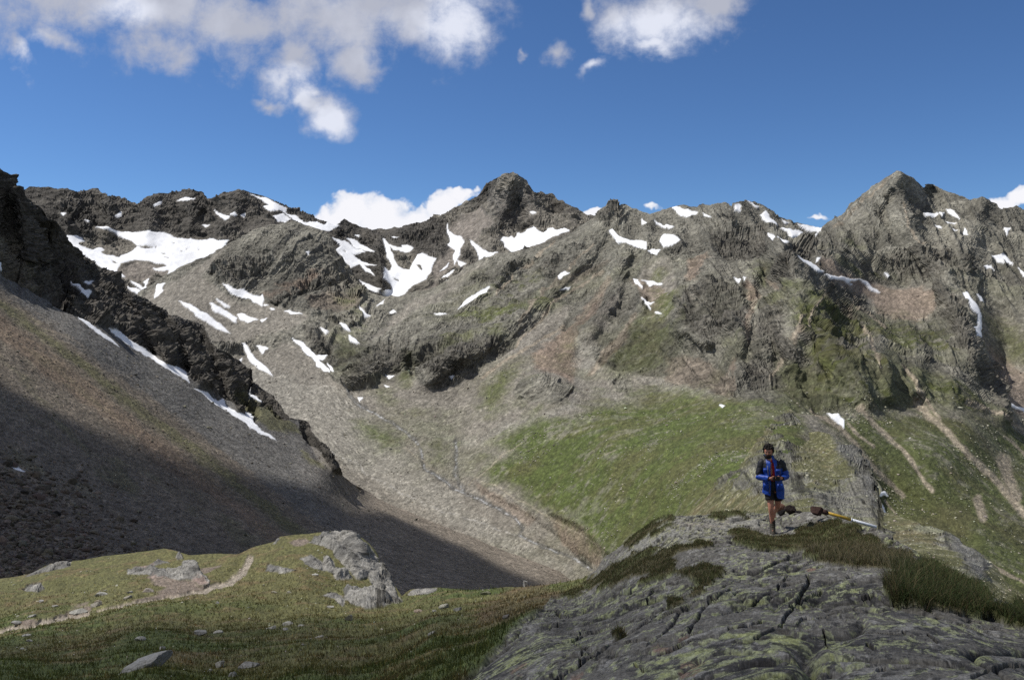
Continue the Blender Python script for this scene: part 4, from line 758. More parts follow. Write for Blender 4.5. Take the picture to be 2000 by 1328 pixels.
# ------------------------------------------------------------------ materials
def new_mat(name):
    m = bpy.data.materials.new(name); m.use_nodes = True; nt = m.node_tree; nt.nodes.clear()
    o = nt.nodes.new("ShaderNodeOutputMaterial"); b = nt.nodes.new("ShaderNodeBsdfPrincipled")
    nt.links.new(b.outputs[0], o.inputs[0]); return m, nt, b, o
def ground_mat(name, scale, var=.5, bump=.6, bdist=1.0):
    """albedo from the painted ground cover, broken up by noise of real size 'scale' metres; rock gets coarse bump, grass fine"""
    m, nt, b, o = new_mat(name); N, L = nt.nodes, nt.links
    at = N.new("ShaderNodeAttribute"); at.attribute_name = "cover"
    km = N.new("ShaderNodeAttribute"); km.attribute_name = "kinds"
    sep = N.new("ShaderNodeSeparateColor"); L.new(km.outputs['Color'], sep.inputs[0])
    tc = N.new("ShaderNodeTexCoord")
    def noise(s, det, rough, dist=0.0):
        n = N.new("ShaderNodeTexNoise"); n.inputs['Scale'].default_value = 1.0/s; n.inputs['Detail'].default_value = det
        n.inputs['Roughness'].default_value = rough; n.inputs['Distortion'].default_value = dist
        L.new(tc.outputs['Object'], n.inputs['Vector']); return n
    def math_(op, a, bb, c=None):
        q = N.new("ShaderNodeMath"); q.operation = op
        for i, v in enumerate((a, bb, c)):
            if v is None: continue
            if isinstance(v, (int, float)): q.inputs[i].default_value = v
            else: L.new(v, q.inputs[i])
        return q.outputs[0]
    n1 = noise(scale*4, 6, .65); n2 = noise(scale, 5, .7, .3)
    vor = N.new("ShaderNodeTexVoronoi"); vor.inputs['Scale'].default_value = 1.0/(scale*1.1); L.new(tc.outputs['Object'], vor.inputs['Vector'])
    f = math_('MULTIPLY_ADD', n1.outputs[0], 1.2, -.6)
    f = math_('ADD', f, math_('MULTIPLY_ADD', n2.outputs[0], 2.0, -1.0))
    sepv = N.new("ShaderNodeSeparateColor"); L.new(vor.outputs['Color'], sepv.inputs[0])
    stones = math_('MULTIPLY_ADD', sepv.outputs[0], .9, -.45)
    f = math_('ADD', f, stones)
    notsnow = math_('SUBTRACT', 1.0, sep.outputs[2])
    # angular facets on bare rock, elongated along the bedding
    mpp = N.new("ShaderNodeMapping"); mpp.inputs['Rotation'].default_value = (.5, .6, .3); mpp.inputs['Scale'].default_value = (.45, 1.0, 1.3); L.new(tc.outputs['Object'], mpp.inputs['Vector'])
    ndv = N.new("ShaderNodeVectorMath"); ndv.operation = 'MULTIPLY_ADD'; ndv.inputs[1].default_value = (scale*2.5,)*3; L.new(n1.outputs['Color'], ndv.inputs[0]); L.new(mpp.outputs[0], ndv.inputs[2])
    fac = []
    for q_ in (4.5, 1.9):
        v_ = N.new("ShaderNodeTexVoronoi"); v_.inputs['Scale'].default_value = 1.0/(scale*q_); L.new(ndv.outputs[0], v_.inputs['Vector']); fac.append(v_)
    fh_ = math_('ADD', math_('MULTIPLY', fac[0].outputs['Distance'], 3.6), math_('MULTIPLY', fac[1].outputs['Distance'], 1.6))
    fh_ = math_('MULTIPLY', fh_, sep.outputs[0])
    k = math_('MULTIPLY_ADD', math_('MULTIPLY', f, math_('MULTIPLY_ADD', sep.outputs[1], -.25, math_('MULTIPLY', notsnow, math_('MULTIPLY_ADD', sep.outputs[0], .45, .55)))), var, 1.0)
    k = math_('MAXIMUM', k, .15)
    vm = N.new("ShaderNodeVectorMath"); vm.operation = 'SCALE'
    L.new(at.outputs['Color'], vm.inputs[0]); L.new(k, vm.inputs['Scale'])
    L.new(vm.outputs[0], b.inputs['Base Color'])
    b.inputs['Roughness'].default_value = .9; b.inputs['Specular IOR Level'].default_value = .2
    h = math_('ADD', math_('MULTIPLY', n2.outputs[0], 1.0), math_('MULTIPLY', n1.outputs[0], 1.6))
    h = math_('MULTIPLY_ADD', vor.outputs['Distance'], -.5, h)
    h = math_('ADD', h, fh_)
    bp = N.new("ShaderNodeBump"); bp.inputs['Distance'].default_value = bdist
    L.new(h, bp.inputs['Height'])
    L.new(math_('MULTIPLY', notsnow, bump), bp.inputs['Strength']); L.new(bp.outputs[0], b.inputs['Normal'])
    return m
def plain_mat(name, col, rough=.8, noise_s=None, var=.3, bump=0.0, spec=.3, col2=None):
    m, nt, b, o = new_mat(name); N, L = nt.nodes, nt.links
    b.inputs['Roughness'].default_value = rough; b.inputs['Specular IOR Level'].default_value = spec
    if noise_s:
        tc = N.new("ShaderNodeTexCoord"); n = N.new("ShaderNodeTexNoise"); n.inputs['Scale'].default_value = 1/noise_s; n.inputs['Detail'].default_value = 6; n.inputs['Roughness'].default_value = .65
        L.new(tc.outputs['Object'], n.inputs['Vector'])
        r = N.new("ShaderNodeValToRGB"); c2 = col2 or tuple(c*(1-var) for c in col)
        r.color_ramp.elements[0].position = .35; r.color_ramp.elements[0].color = (*c2, 1)
        r.color_ramp.elements[1].position = .65; r.color_ramp.elements[1].color = (*[c*(1+var*.5) for c in col], 1)
        L.new(n.outputs[0], r.inputs[0]); L.new(r.outputs[0], b.inputs['Base Color'])
        if bump:
            bp = N.new("ShaderNodeBump"); bp.inputs['Strength'].default_value = bump; bp.inputs['Distance'].default_value = noise_s*.5
            L.new(n.outputs[0], bp.inputs['Height']); L.new(bp.outputs[0], b.inputs['Normal'])
    else: b.inputs['Base Color'].default_value = (*col, 1)
    return m

# ------------------------------------------------------------------ mesh output
def tag(o, label=None, cat=None, group=None, kind=None):
    if label: o['label'] = label
    if cat: o['category'] = cat
    if group: o['group'] = group
    if kind: o['kind'] = kind
    return o
def raw_mesh(name, V, T, mats, smooth=True, attrs=None):
    """V (n,3), T (m,k) faces"""
    me = bpy.data.meshes.new(name); k = T.shape[1]
    me.vertices.add(len(V)); me.vertices.foreach_set('co', np.ascontiguousarray(V, np.float32).ravel())
    me.loops.add(T.size); me.loops.foreach_set('vertex_index', np.ascontiguousarray(T, np.int32).ravel())
    me.polygons.add(len(T)); me.polygons.foreach_set('loop_start', np.arange(0, T.size, k, dtype=np.int32))
    me.update(calc_edges=True)
    me.polygons.foreach_set('use_smooth', np.full(len(T), smooth, bool))
    if attrs:
        for an, arr in attrs.items():
            a = me.color_attributes.new(an, 'FLOAT_COLOR', 'POINT'); c = np.ones((len(V), 4), np.float32); c[:, :3] = arr; a.data.foreach_set('color', c.ravel())
    for m in (mats if isinstance(mats, (list, tuple)) else [mats]): me.materials.append(m)
    return me
def emit_grid(g, name, mat, parts, struct_parts=None):
    """one object per part id: id -1 is the ground itself, others by parts(id) -> (name, tagger)"""
    P = g['P']; R, Cn = P.shape[1:]
    V = P.reshape(3, -1).T; ids = np.arange(R*Cn).reshape(R, Cn)
    a, b, c, d = ids[:-1, :-1], ids[:-1, 1:], ids[1:, 1:], ids[1:, :-1]
    Q = np.stack([a, b, c, d], -1).reshape(-1, 4)
    fid = g['idx'][:-1, :-1].reshape(-1)
    fid = np.maximum(fid, g['idx'][1:, 1:].reshape(-1))
    cov = g['alb'].reshape(-1, 3); kin = np.stack([g['rock'], g['grass'], g['snow']], -1).reshape(-1, 3)
    objs = {}
    for i in np.unique(fid):
        q = Q[fid == i]
        if i >= 0 and len(q) < 3: q = q
        u, inv = np.unique(q, return_inverse=True); flat_ = g['rock'].reshape(-1)[q[:, 0]] > .5
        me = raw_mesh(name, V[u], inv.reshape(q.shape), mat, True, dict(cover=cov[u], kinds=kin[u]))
        me.polygons.foreach_set('use_smooth', ~flat_); objs[int(i)] = me
    # keep shading continuous across cut edges
    N = grid_normals(P).reshape(3, -1).T
    for i, me in objs.items():
        q = Q[fid == i]; u = np.unique(q)
        nm, tg = parts(i)
        o = bpy.data.objects.new(nm, me); scene.collection.objects.link(o); tg(o)
    return objs
MAT1 = ground_mat("far_range_ground", 9.0, .42, .55, 6.0)
MAT2 = ground_mat("massif_ground", 3.2, .55, .6, 2.2)
MAT3 = ground_mat("left_slope_ground", 1.3, .75, .7, .9)
MAT4 = ground_mat("rib_ground", .6, .6, .6, .4)
MAT5 = ground_mat("near_ground", .03, .55, .5, .010)
_by = {}
for _i, (_ly, _lab, _pts) in enumerate(SN): _by.setdefault(_lab, []).append((float(np.mean([p[0] for p in _pts])), _i))
_ORD = ["leftmost", "second from left", "third from left", "fourth from left", "fifth from left", "sixth from left", "seventh from left", "eighth from left", "ninth from left", "tenth from left", "eleventh from left", "twelfth from left", "thirteenth from left", "rightmost"]
_NUM = {7: "seven", 8: "eight", 9: "nine", 12: "twelve", 14: "fourteen"}
SLAB = {}
for _lab, _l in _by.items():
    for _k, (_x, _i) in enumerate(sorted(_l)):
        SLAB[_i] = _lab if len(_l) == 1 else ("rightmost" if _k == len(_l)-1 else _ORD[_k])+" of %s %s" % (_NUM.get(len(_l), str(len(_l))), _lab.replace("remnant", "remnants").replace("scrap", "scraps").replace("fleck", "flecks"))
def snow_part(base, extra=None):
    def f(i):
        if i < 0: return base, lambda o: tag(o, kind='structure')
        return "snow_patch", lambda o: tag(o, SLAB[i], "snow patch", "old snow patches on the mountains")
    return f
def near_part(i):
    if i < 0: return "ground", lambda o: tag(o, kind='structure')
    if i == 500: return "path", lambda o: tag(o, kind='structure')
    return "rock_outcrop", lambda o: tag(o, R5['outcrop'][i][0], "rock outcrop", "bare rock showing through the turf")
import time as _t
_t0 = _t.time()
G1 = layer1(); emit_grid(G1, "far_range", MAT1, snow_part("mountains_far")); print("L1", _t.time()-_t0)
G2 = layer2(); emit_grid(G2, "massif", MAT2, snow_part("mountains")); print("L2", _t.time()-_t0)
G3 = layer3(); emit_grid(G3, "left_slope", MAT3, snow_part("hill")); print("L3", _t.time()-_t0)
G4 = layer4(); emit_grid(G4, "rib", MAT4, snow_part("hill_ridge")); print("L4", _t.time()-_t0)
G5 = layer5(); emit_grid(G5, "near", MAT5, near_part); print("L5", _t.time()-_t0)
def under_ground():
    """the slopes between the near rock, the rib and the talus, where the ground dips out of sight"""
    x0, x1, y0, y1, c = -100.0, 110.0, -60.0, 130.0, 2.5
    nx, ny = int((x1-x0)/c)+1, int((y1-y0)/c)+1
    Z = np.full((ny, nx), np.inf)
    for g in (G5, G4, G3, G2):
        P = g['P'][:, :g['n_front']].reshape(3, -1); i = ((P[0]-x0)/c).round().astype(int); j = ((P[1]-y0)/c).round().astype(int)
        m = (i >= 0) & (i < nx) & (j >= 0) & (j < ny); np.minimum.at(Z, (j[m], i[m]), P[2][m])
    known = np.isfinite(Z); V0 = np.where(known, Z, 0); A = np.where(known, Z, np.nanmean(Z[known]))
    for s in (24, 12, 6, 3, 1, 1, 1, 1):
        for _ in range(40):
            B = blur2(A, s); A = np.where(known, V0, B)
    A = np.where(known, A-1.2, A); A = blur2(A, 1)-1.6
    X, Y = np.meshgrid(x0+c*np.arange(nx), y0+c*np.arange(ny)); X = X.astype(np.float32); Y = Y.astype(np.float32)
    nz = fbm((X, Y, X*0), 30, 4, .6, 3.0); A = A+nz*1.2-.6
    rr_ = np.hypot(X, Y); A = A-.06*rr_
    ty_ = np.interp(CX+X/np.maximum(Y, 1)*F, [p[0] for p in TOP5], [p[1] for p in TOP5])
    A = np.where(Y > 6, np.minimum(A, -(ty_+25-HY)/F*Y), A)
    V = np.stack([X, Y, A], -1).reshape(-1, 3); ids = np.arange(nx*ny).reshape(ny, nx)
    Q = np.stack([ids[:-1, :-1], ids[:-1, 1:], ids[1:, 1:], ids[1:, :-1]], -1).reshape(-1, 4)
    far = np.sqrt(V[:, 0]**2+V[:, 1]**2); Q = Q[~((far[Q] < 7).any(1))]; Q = Q[((far[Q] < 75).all(1)) & (V[Q][:, :, 0].max(1) < 48)]
    cov = np.where((nz.reshape(-1, 1) > .05), np.array([[.13, .125, .105]]), np.array([[.085, .088, .038]]))
    me = raw_mesh("valley_ground", V, Q, MAT4, True, dict(cover=cov, kinds=np.repeat(np.array([[.2, .5, 0]]), len(V), 0)))
    o = bpy.data.objects.new("hillside", me); scene.collection.objects.link(o); tag(o, kind='structure')
under_ground()
# ------------------------------------------------------------------ scattered rocks
def ico(sub):
    t = (1+5**.5)/2
    v = [(-1,t,0),(1,t,0),(-1,-t,0),(1,-t,0),(0,-1,t),(0,1,t),(0,-1,-t),(0,1,-t),(t,0,-1),(t,0,1),(-t,0,-1),(-t,0,1)]
    f = [(0,11,5),(0,5,1),(0,1,7),(0,7,10),(0,10,11),(1,5,9),(5,11,4),(11,10,2),(10,7,6),(7,1,8),(3,9,4),(3,4,2),(3,2,6),(3,6,8),(3,8,9),(4,9,5),(2,4,11),(6,2,10),(8,6,7),(9,8,1)]
    v = [np.array(p, float)/np.linalg.norm(p) for p in v]
    for _ in range(sub):
        c = {}; nf = []
        def mid(a, b):
            k = (min(a, b), max(a, b))
            if k not in c: m = v[a]+v[b]; v.append(m/np.linalg.norm(m)); c[k] = len(v)-1
            return c[k]
        for a, b, d in f:
            x, y, z = mid(a, b), mid(b, d), mid(d, a); nf += [(a,x,z),(b,y,x),(d,z,y),(x,y,z)]
        f = nf
    return np.array(v), np.array(f)
def rock_shape(sub, rng, cuts=7, rough=.12):
    """angular stone: a ball cut by random planes"""
    V, Fc = ico(sub); V = V.copy()
    for _ in range(cuts):
        n = rng.normal(size=3); n /= np.linalg.norm(n); d = rng.uniform(.45, .85)
        s = V@n; V = V-np.where(s > d, s-d, 0)[:, None]*n
    V *= (1+rough*rng.normal(size=(len(V), 1))*.5)
    return V, Fc
ROCKS0 = [rock_shape(0, np.random.default_rng(i), 3, .35) for i in range(14)]
ROCKS1 = [rock_shape(1, np.random.default_rng(100+i), 7, .12) for i in range(16)]
ROCKS3 = [rock_shape(3, np.random.default_rng(300+i), 9, .03) for i in range(12)]
def stone_mat(name, ns):
    m, nt, b, o = new_mat(name); N, L = nt.nodes, nt.links
    at = N.new("ShaderNodeAttribute"); at.attribute_name = "cover"
    tc = N.new("ShaderNodeTexCoord"); n = N.new("ShaderNodeTexNoise"); n.inputs['Scale'].default_value = 1/ns; n.inputs['Detail'].default_value = 6; n.inputs['Roughness'].default_value = .7
    L.new(tc.outputs['Object'], n.inputs['Vector'])
    mr = N.new("ShaderNodeMapRange"); mr.inputs['From Min'].default_value = .3; mr.inputs['From Max'].default_value = .7; mr.inputs['To Min'].default_value = .6; mr.inputs['To Max'].default_value = 1.35
    L.new(n.outputs[0], mr.inputs['Value']); vm = N.new("ShaderNodeVectorMath"); vm.operation = 'SCALE'; L.new(at.outputs['Color'], vm.inputs[0]); L.new(mr.outputs[0], vm.inputs['Scale'])
    L.new(vm.outputs[0], b.inputs['Base Color']); b.inputs['Roughness'].default_value = .9; b.inputs['Specular IOR Level'].default_value = .2
    bp = N.new("ShaderNodeBump"); bp.inputs['Strength'].default_value = .5; bp.inputs['Distance'].default_value = ns*.4; L.new(n.outputs[0], bp.inputs['Height']); L.new(bp.outputs[0], b.inputs['Normal'])
    return m
def pick(G, weight, n, rng):
    """n random ground points of a layer, chosen evenly over the picture area times weight"""
    nf = G['n_front']; w = np.asarray(weight[:nf-1], float).copy()
    w = w*np.abs(np.diff(G['py'][:nf], axis=0))
    w[:, :-1] *= np.diff(G['px'][:nf-1], axis=1); w[:, -1] = 0; w[(G['px'][:nf-1] < -40) | (G['px'][:nf-1] > 2040)] *= .15
    c = np.cumsum(w.ravel()); k = np.searchsorted(c, rng.random(n)*c[-1]); r, q = np.divmod(k, w.shape[1])
    q = np.minimum(q, w.shape[1]-2); a, b = rng.random(n), rng.random(n)
    P = G['P']
    return (P[:, r, q]*(1-a)*(1-b)+P[:, r+1, q]*a*(1-b)+P[:, r, q+1]*(1-a)*b+P[:, r+1, q+1]*a*b).T, r, q
def scatter(name, pts, size, shapes, cols, mat, rng, flat=.7, sink=.25, label=None, smooth=False):
    Vs, Fs, Cs = [], [], []; off = 0
    kk = rng.integers(0, len(shapes), len(pts))
    for j in range(len(shapes)):
        idx = np.where(kk == j)[0]
        if not len(idx): continue
        V, Fc = shapes[j]; m = len(idx); s = size[idx]
        ang = rng.uniform(0, 2*np.pi, m); til = rng.normal(0, .35, m); sc3 = np.stack([s*rng.uniform(.75,1.3,m), s*rng.uniform(.6,1.0,m), s*flat*rng.uniform(.6,1.1,m)], 1)
        X = V[None]*sc3[:, None]
        ct, st = np.cos(til)[:, None], np.sin(til)[:, None]; x, y, z = X[..., 0], X[..., 1], X[..., 2]
        y, z = y*ct-z*st, y*st+z*ct
        c, d = np.cos(ang)[:, None], np.sin(ang)[:, None]; x, y = x*c-y*d, x*d+y*c
        W = np.stack([x, y, z], -1)+pts[idx][:, None]+np.array([0, 0, 1])*(s*flat*(.5-sink))[:, None, None]
        Vs.append(W.reshape(-1, 3)); Fs.append((Fc[None]+(np.arange(m)*len(V))[:, None, None]+off).reshape(-1, 3)); off += m*len(V)
        Cs.append(np.repeat(cols[idx], len(V), 0))
    me = raw_mesh(name, np.concatenate(Vs), np.concatenate(Fs), mat, smooth, dict(cover=np.concatenate(Cs)))
    o = bpy.data.objects.new(name, me); scene.collection.objects.link(o); tag(o, label, kind='stuff'); return o
def tint(base, n, rng, var=.25):
    return np.clip(np.array(base)[None]*(1+rng.normal(0, var, (n, 1)))*(1+rng.normal(0, .04, (n, 3))), .01, .6)

sm1 = stone_mat("talus_stone", .8); sm2 = stone_mat("meadow_stone", .6)
r = np.random.default_rng(5)
# dark talus, bottom left
g = G3; px, py = g['px'], g['py']
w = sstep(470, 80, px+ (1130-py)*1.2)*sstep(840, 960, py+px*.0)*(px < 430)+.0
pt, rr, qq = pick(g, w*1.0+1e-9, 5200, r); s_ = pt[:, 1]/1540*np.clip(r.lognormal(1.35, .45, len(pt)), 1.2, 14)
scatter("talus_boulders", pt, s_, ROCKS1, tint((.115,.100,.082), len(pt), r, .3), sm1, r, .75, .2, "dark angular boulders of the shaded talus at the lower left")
w = (px > -60)*(1-g['crag'])*(.35+1.0*sstep(1000, 600, px))*(1-g['snow'])
pt, rr, qq = pick(g, w, 15000, r); s_ = pt[:, 1]/1540*np.clip(r.lognormal(-.15, .55, len(pt)), .4, 5)
cols = tint((.17,.155,.125), len(pt), r, .35); cols = np.where((r.random(len(pt)) < .2)[:, None], cols*.45, cols)
scatter("scree_stones", pt, s_, ROCKS0, cols, sm1, r, .6, .1, "loose brown and grey stones of the long scree slope")
# meadow, valley floor, right slope
g = G2; px, py = g['px'], g['py']; P = g['P']
cl = sstep(.0, .35, fbm(P, 60, 4, .6, 501.0)+.3*fbm(P, 15, 3, .6, 503.0))
w = g['grass']*(.12+2.4*cl**2)*sstep(700, 780, py)*(1-g['snow'])
pt, rr, qq = pick(g, w, 6500, r); s_ = pt[:, 1]/1540*np.clip(r.lognormal(.05, .5, len(pt)), .4, 4.2)
scatter("meadow_stones", pt, s_, ROCKS0, tint((.34,.33,.265), len(pt), r, .25), sm2, r, .6, .1, "pale stones strewn over the green slopes")
w = (1-g['rock'])*(1-g['grass'])*sstep(560, 660, py)*(1-g['snow'])*(.3+cl)
pt, rr, qq = pick(g, w, 9000, r); s_ = pt[:, 1]/1540*np.clip(r.lognormal(-.2, .5, len(pt)), .35, 4)
cols = tint((.24,.22,.185), len(pt), r, .28); cols = np.where((r.random(len(pt)) < .25)[:, None], cols*.4, cols)
scatter("valley_rubble", pt, s_, ROCKS0, cols, sm2, r, .6, .1, "grey rubble on the valley floor and scree aprons")
g = G4; w = (.4+g['grass'])*(g['px'] > 1400)
pt, rr, qq = pick(g, w, 3000, r); s_ = pt[:, 1]/1540*np.clip(r.lognormal(.05, .55, len(pt)), .5, 6)
scatter("rib_stones", pt, s_, ROCKS0, tint((.33,.32,.25), len(pt), r, .3), sm2, r, .6, .15, "pale stones caught on the rocky rib behind the hiker")

# ------------------------------------------------------------------ single stones round the viewer
G5n = G5['n_front']
def ground_at(px, py):
    """point of the near ground seen at this place of the frame"""
    P = G5['P'][:, :G5n]; sx = CX+P[0]/P[1]*F; sy = HY-P[2]/P[1]*F
    d = (sx-px)**2+(sy-py)**2; k = np.argmin(d); return P[:, k//P.shape[2], k % P.shape[2]].copy()
def ground_z(x, y):
    P = G5['P'][:, :G5n]; k = np.argmin((P[0]-x)**2+(P[1]-y)**2); return float(P[2].ravel()[k])
near_stone = stone_mat("near_stone", .05)
def rock_thing(name, cat, label, px, py, wpx, hr, col, seed, group=None, sub=None, rotz=0.0, tilt=0.0, dr=.7, sink=.3, tiltx=0.0):
    p = ground_at(px, py); sz = wpx*p[1]/F/2
    V, Fc = ROCKS3[seed % 12]; V = V*np.array([sz*1.12, sz*dr*1.12, sz*hr*1.12])
    rg = np.random.default_rng(seed)
    n = fbm((V[:, 0]/sz*2+seed, V[:, 1]/sz*2, V[:, 2]/sz*2), 1.2, 4, .6, 1.0)
    V = V*(1+.16*n[:, None])
    me = raw_mesh(name, V, Fc, near_stone, False, dict(cover=np.repeat(np.array([col]), len(V), 0)*(1+.25*n[:, None])))
    o = bpy.data.objects.new(name, me); scene.collection.objects.link(o)
    o.location = (p[0], p[1], p[2]+sz*hr*(1-2*sink)); o.rotation_euler = (tiltx, tilt, rotz)
    return tag(o, label, cat, group)
GP = (.30,.295,.265); GD = (.24,.238,.225)
grp = "loose stones lying in the turf"
for i, (lab, x, y, w_, hr, col, rz, ty, dr) in enumerate([
    ("long pale grey slab lying slanted in the grass near the bottom edge", 282, 1302, 132, .20, GD, .25, -.20, .42),
    ("rounded light stone in the cluster right of the long slab", 430, 1302, 24, .8, GP, 0, 0, .8),
    ("small stone tucked left of the rounded light stone", 412, 1312, 11, .8, GD, .4, 0, .8),
    ("dark-based stone below the rounded light stone, at the frame's bottom", 456, 1321, 20, .7, GD, .9, 0, .8),
    ("broad lumpy stone at the right end of the bottom cluster", 484, 1302, 38, .5, GD, .2, .1, .7),
    ("two-toned oval stone alone in dark turf above the long slab", 274, 1251, 19, .55, GP, .3, .1, .7),
    ("small upright whitish stone between the oval stone and the slab", 316, 1269, 13, .9, (.36,.35,.32), .8, .5, .7),
    ("mossy blocky stone right of the turf hollow, left of two flat ones", 390, 1240, 25, .5, GD, .1, 0, .7),
    ("flat pale stone just right of the mossy blocky one", 426, 1236, 17, .45, GP, .1, 0, .7),
    ("flat oval slab in the turf above the stony part of the trail", 200, 1162, 27, .28, GP, 0, 0, .6),
    ("flat-topped stone bordering the dark trail bank", 289, 1155, 27, .3, (.26,.23,.2), 0, 0, .6),
    ("roundish stone left of the flat-topped trail stone", 254, 1158, 11, .6, GP, 0, 0, .8),
    ("wedge stone in the middle of the narrow trail", 248, 1169, 22, .35, (.28,.26,.22), .3, -.1, .6),
    ("stacked flat stones' larger block where the trail steps down", 190, 1182, 28, .4, (.28,.26,.22), .2, -.1, .6),
    ("small brownish stone resting above the larger trail block", 193, 1176, 15, .5, (.24,.21,.16), .2, 0, .6),
    ("pale paving-like stone ending the worn trail section", 154, 1195, 32, .3, GP, .3, -.15, .6),
    ("slanted stone on the trail's upper bank near the left edge", 61, 1204, 17, .45, GP, .2, -.3, .6),
    ("low stone half sunk beside the trail at far left", 31, 1219, 19, .4, GD, 0, 0, .6),
    ("faint pale stone above the slanted bank stone", 108, 1184, 14, .45, GP, 0, 0, .6),
    ("tiny white stone in the turf between outcrop oval and trail", 80, 1176, 10, .6, (.36,.35,.33), 0, 0, .7),
    ("upper of two dull flat stones at left, below the trail", 52, 1242, 17, .35, GD, 0, 0, .6),
    ("lower of two dull flat stones at left, below the trail", 57, 1252, 13, .4, GD, 0, 0, .6),
    ("little white stone in the turf below the path's bend", 425, 1178, 9, .6, (.36,.35,.33), 0, 0, .7),
    ("sharp triangular stone standing upright in the open turf", 681, 1211, 15, 1.15, (.30,.28,.24), .3, .1, .5),
    ("largest pale boulder of the trio on the right of the turf", 866, 1188, 28, .45, (.34,.33,.27), 0, 0, .6),
    ("bluish-grey boulder at the right of the trio", 895, 1192, 20, .5, GD, .2, 0, .6),
    ("pinkish flat stone left of the pale boulder trio", 820, 1195, 22, .3, (.30,.24,.19), -.1, 0, .5),
    ("small cobble touching the pale boulder's left side", 849, 1193, 10, .5, GP, 0, 0, .6),
    ("narrow pale stone pointing uphill in the reddish turf", 841, 1239, 18, .4, GP, .4, -.4, .5),
    ("slim white stone in the middle of the dark turf", 622, 1246, 17, .3, GP, .3, -.2, .5),
    ("tiny leaning stone below the slim white one", 591, 1261, 8, .9, GP, 0, .4, .6),
    ("pale oval stone at the foot of the broken rock step", 645, 1186, 15, .35, GP, 0, 0, .6),
    ("flat pale stone below the lumpy rock band", 615, 1123, 14, .3, GP, 0, 0, .6),
    ("left one of two cream stones under the low grey ledge", 534, 1158, 12, .35, (.33,.31,.25), 0, 0, .6),
    ("right one of two cream stones under the low grey ledge", 564, 1157, 12, .35, (.33,.31,.25), 0, 0, .6),
    ("round mossy boulder on the turf crest at right", 698+250, 1162, 20, .5, (.17,.17,.11), 0, 0, .7),
    ("dark boulder at the edge of the big slab's turf", 988, 1208, 22, .5, (.14,.13,.12), 0, 0, .7),
    ("long pale stone in the left part of the pale stone band", 530, 1228, 28, .28, GP, .2, -.2, .5),
    ("highest stone of the pale stone band in the hollow", 565, 1219, 24, .35, GP, .1, 0, .6),
    ("white rounded stone at the centre of the pale stone band", 559, 1231, 12, .6, (.36,.35,.33), 0, 0, .7),
    ("right end stone of the pale stone band", 587, 1222, 13, .5, GP, 0, 0, .7)]):
    rock_thing("stone", "stone", lab, x, y, w_, hr, col, i+3, grp, rotz=rz, tilt=ty, dr=dr)
rock_thing("cairn", "cairn", "tiny pale pointed marker stone on the grassy crest above the shaded slope", 1026, 1141, 9, 1.7, (.34,.33,.31), 70, dr=.6, sink=.2)
r = np.random.default_rng(9)
g = G5; w = g['grass']*(g['rockR'] < .3)*sstep(6, 14, g['P'][1])*(g['px'] > -60)*(g['px'] < 1150)
w = w*(.15+sstep(.05, .4, fbm(g['P'], 4.0, 3, .6, 511.0)))
pt, _, _ = pick(g, w, 420, r); s_ = pt[:, 1]/1540*np.clip(r.lognormal(.25, .5, len(pt)), .6, 5)
scatter("pebbles", pt, s_, ROCKS1, tint((.32,.31,.26), len(pt), r, .2), near_stone, r, .5, .1, "small pale pebbles scattered in the turf")
w = np.maximum(g['pathm'], 0)+1e-12; pt, _, _ = pick(g, w, 500, r); s_ = pt[:, 1]/1540*np.clip(r.lognormal(-.1, .5, len(pt)), .3, 3)
scatter("path_gravel", pt, s_, ROCKS0, tint((.27,.24,.19), len(pt), r, .3), near_stone, r, .5, .1, "loose gravel on the worn trail")

# ------------------------------------------------------------------ turf
def blades(name, pts, h, wd, cols, rng, lean=.35, label=None):
    n = len(pts); a = rng.uniform(0, 2*np.pi, n); ux, uy = np.cos(a)*wd/2, np.sin(a)*wd/2
    l = rng.normal(0, lean, (n, 2))*h[:, None]
    z0 = np.zeros(n)-h*.1
    A = pts+np.stack([-ux, -uy, z0], 1); B = pts+np.stack([ux, uy, z0], 1)
    M1 = pts+np.stack([-ux*.6+l[:, 0]*.35, -uy*.6+l[:, 1]*.35, h*.55], 1); M2 = pts+np.stack([ux*.6+l[:, 0]*.35, uy*.6+l[:, 1]*.35, h*.55], 1)
    T = pts+np.stack([l[:, 0], l[:, 1], h*.95], 1)
    V = np.stack([A, B, M2, M1, T], 1).reshape(-1, 3); k = np.arange(n)[:, None]*5
    Fc = np.concatenate([k+np.array([[0, 1, 2]]), k+np.array([[0, 2, 3]]), k+np.array([[3, 2, 4]])])
    me = raw_mesh(name, V, Fc, grass_mat, True, dict(cover=np.repeat(cols, 5, 0)))
    o = bpy.data.objects.new(name, me); scene.collection.objects.link(o); tag(o, label, kind='stuff'); return o
grass_mat, nt, b, o_ = new_mat("grass_blade"); at = nt.nodes.new("ShaderNodeAttribute"); at.attribute_name = "cover"
nt.links.new(at.outputs['Color'], b.inputs['Base Color']); b.inputs['Roughness'].default_value = .7; b.inputs['Specular IOR Level'].default_value = .15
tr = nt.nodes.new("ShaderNodeBsdfTranslucent"); mx = nt.nodes.new("ShaderNodeMixShader"); mx.inputs[0].default_value = .3
nt.links.new(at.outputs['Color'], tr.inputs[0]); nt.links.new(b.outputs[0], mx.inputs[1]); nt.links.new(tr.outputs[0], mx.inputs[2]); nt.links.new(mx.outputs[0], o_.inputs[0])
g = G5; Y = g['P'][1]
clump = .3+sstep(-.1, .25, fbm(g['P'], .5, 3, .6, 521.0))
w = g['grass']*(1-g['rockR'])*sstep(46, 20, Y)*(g['px'] > -60)*(g['px'] < 1300)*clump
pt, rr, qq = pick(g, w, 150000, r)
base = g['alb'][rr, qq]; n = len(pt)
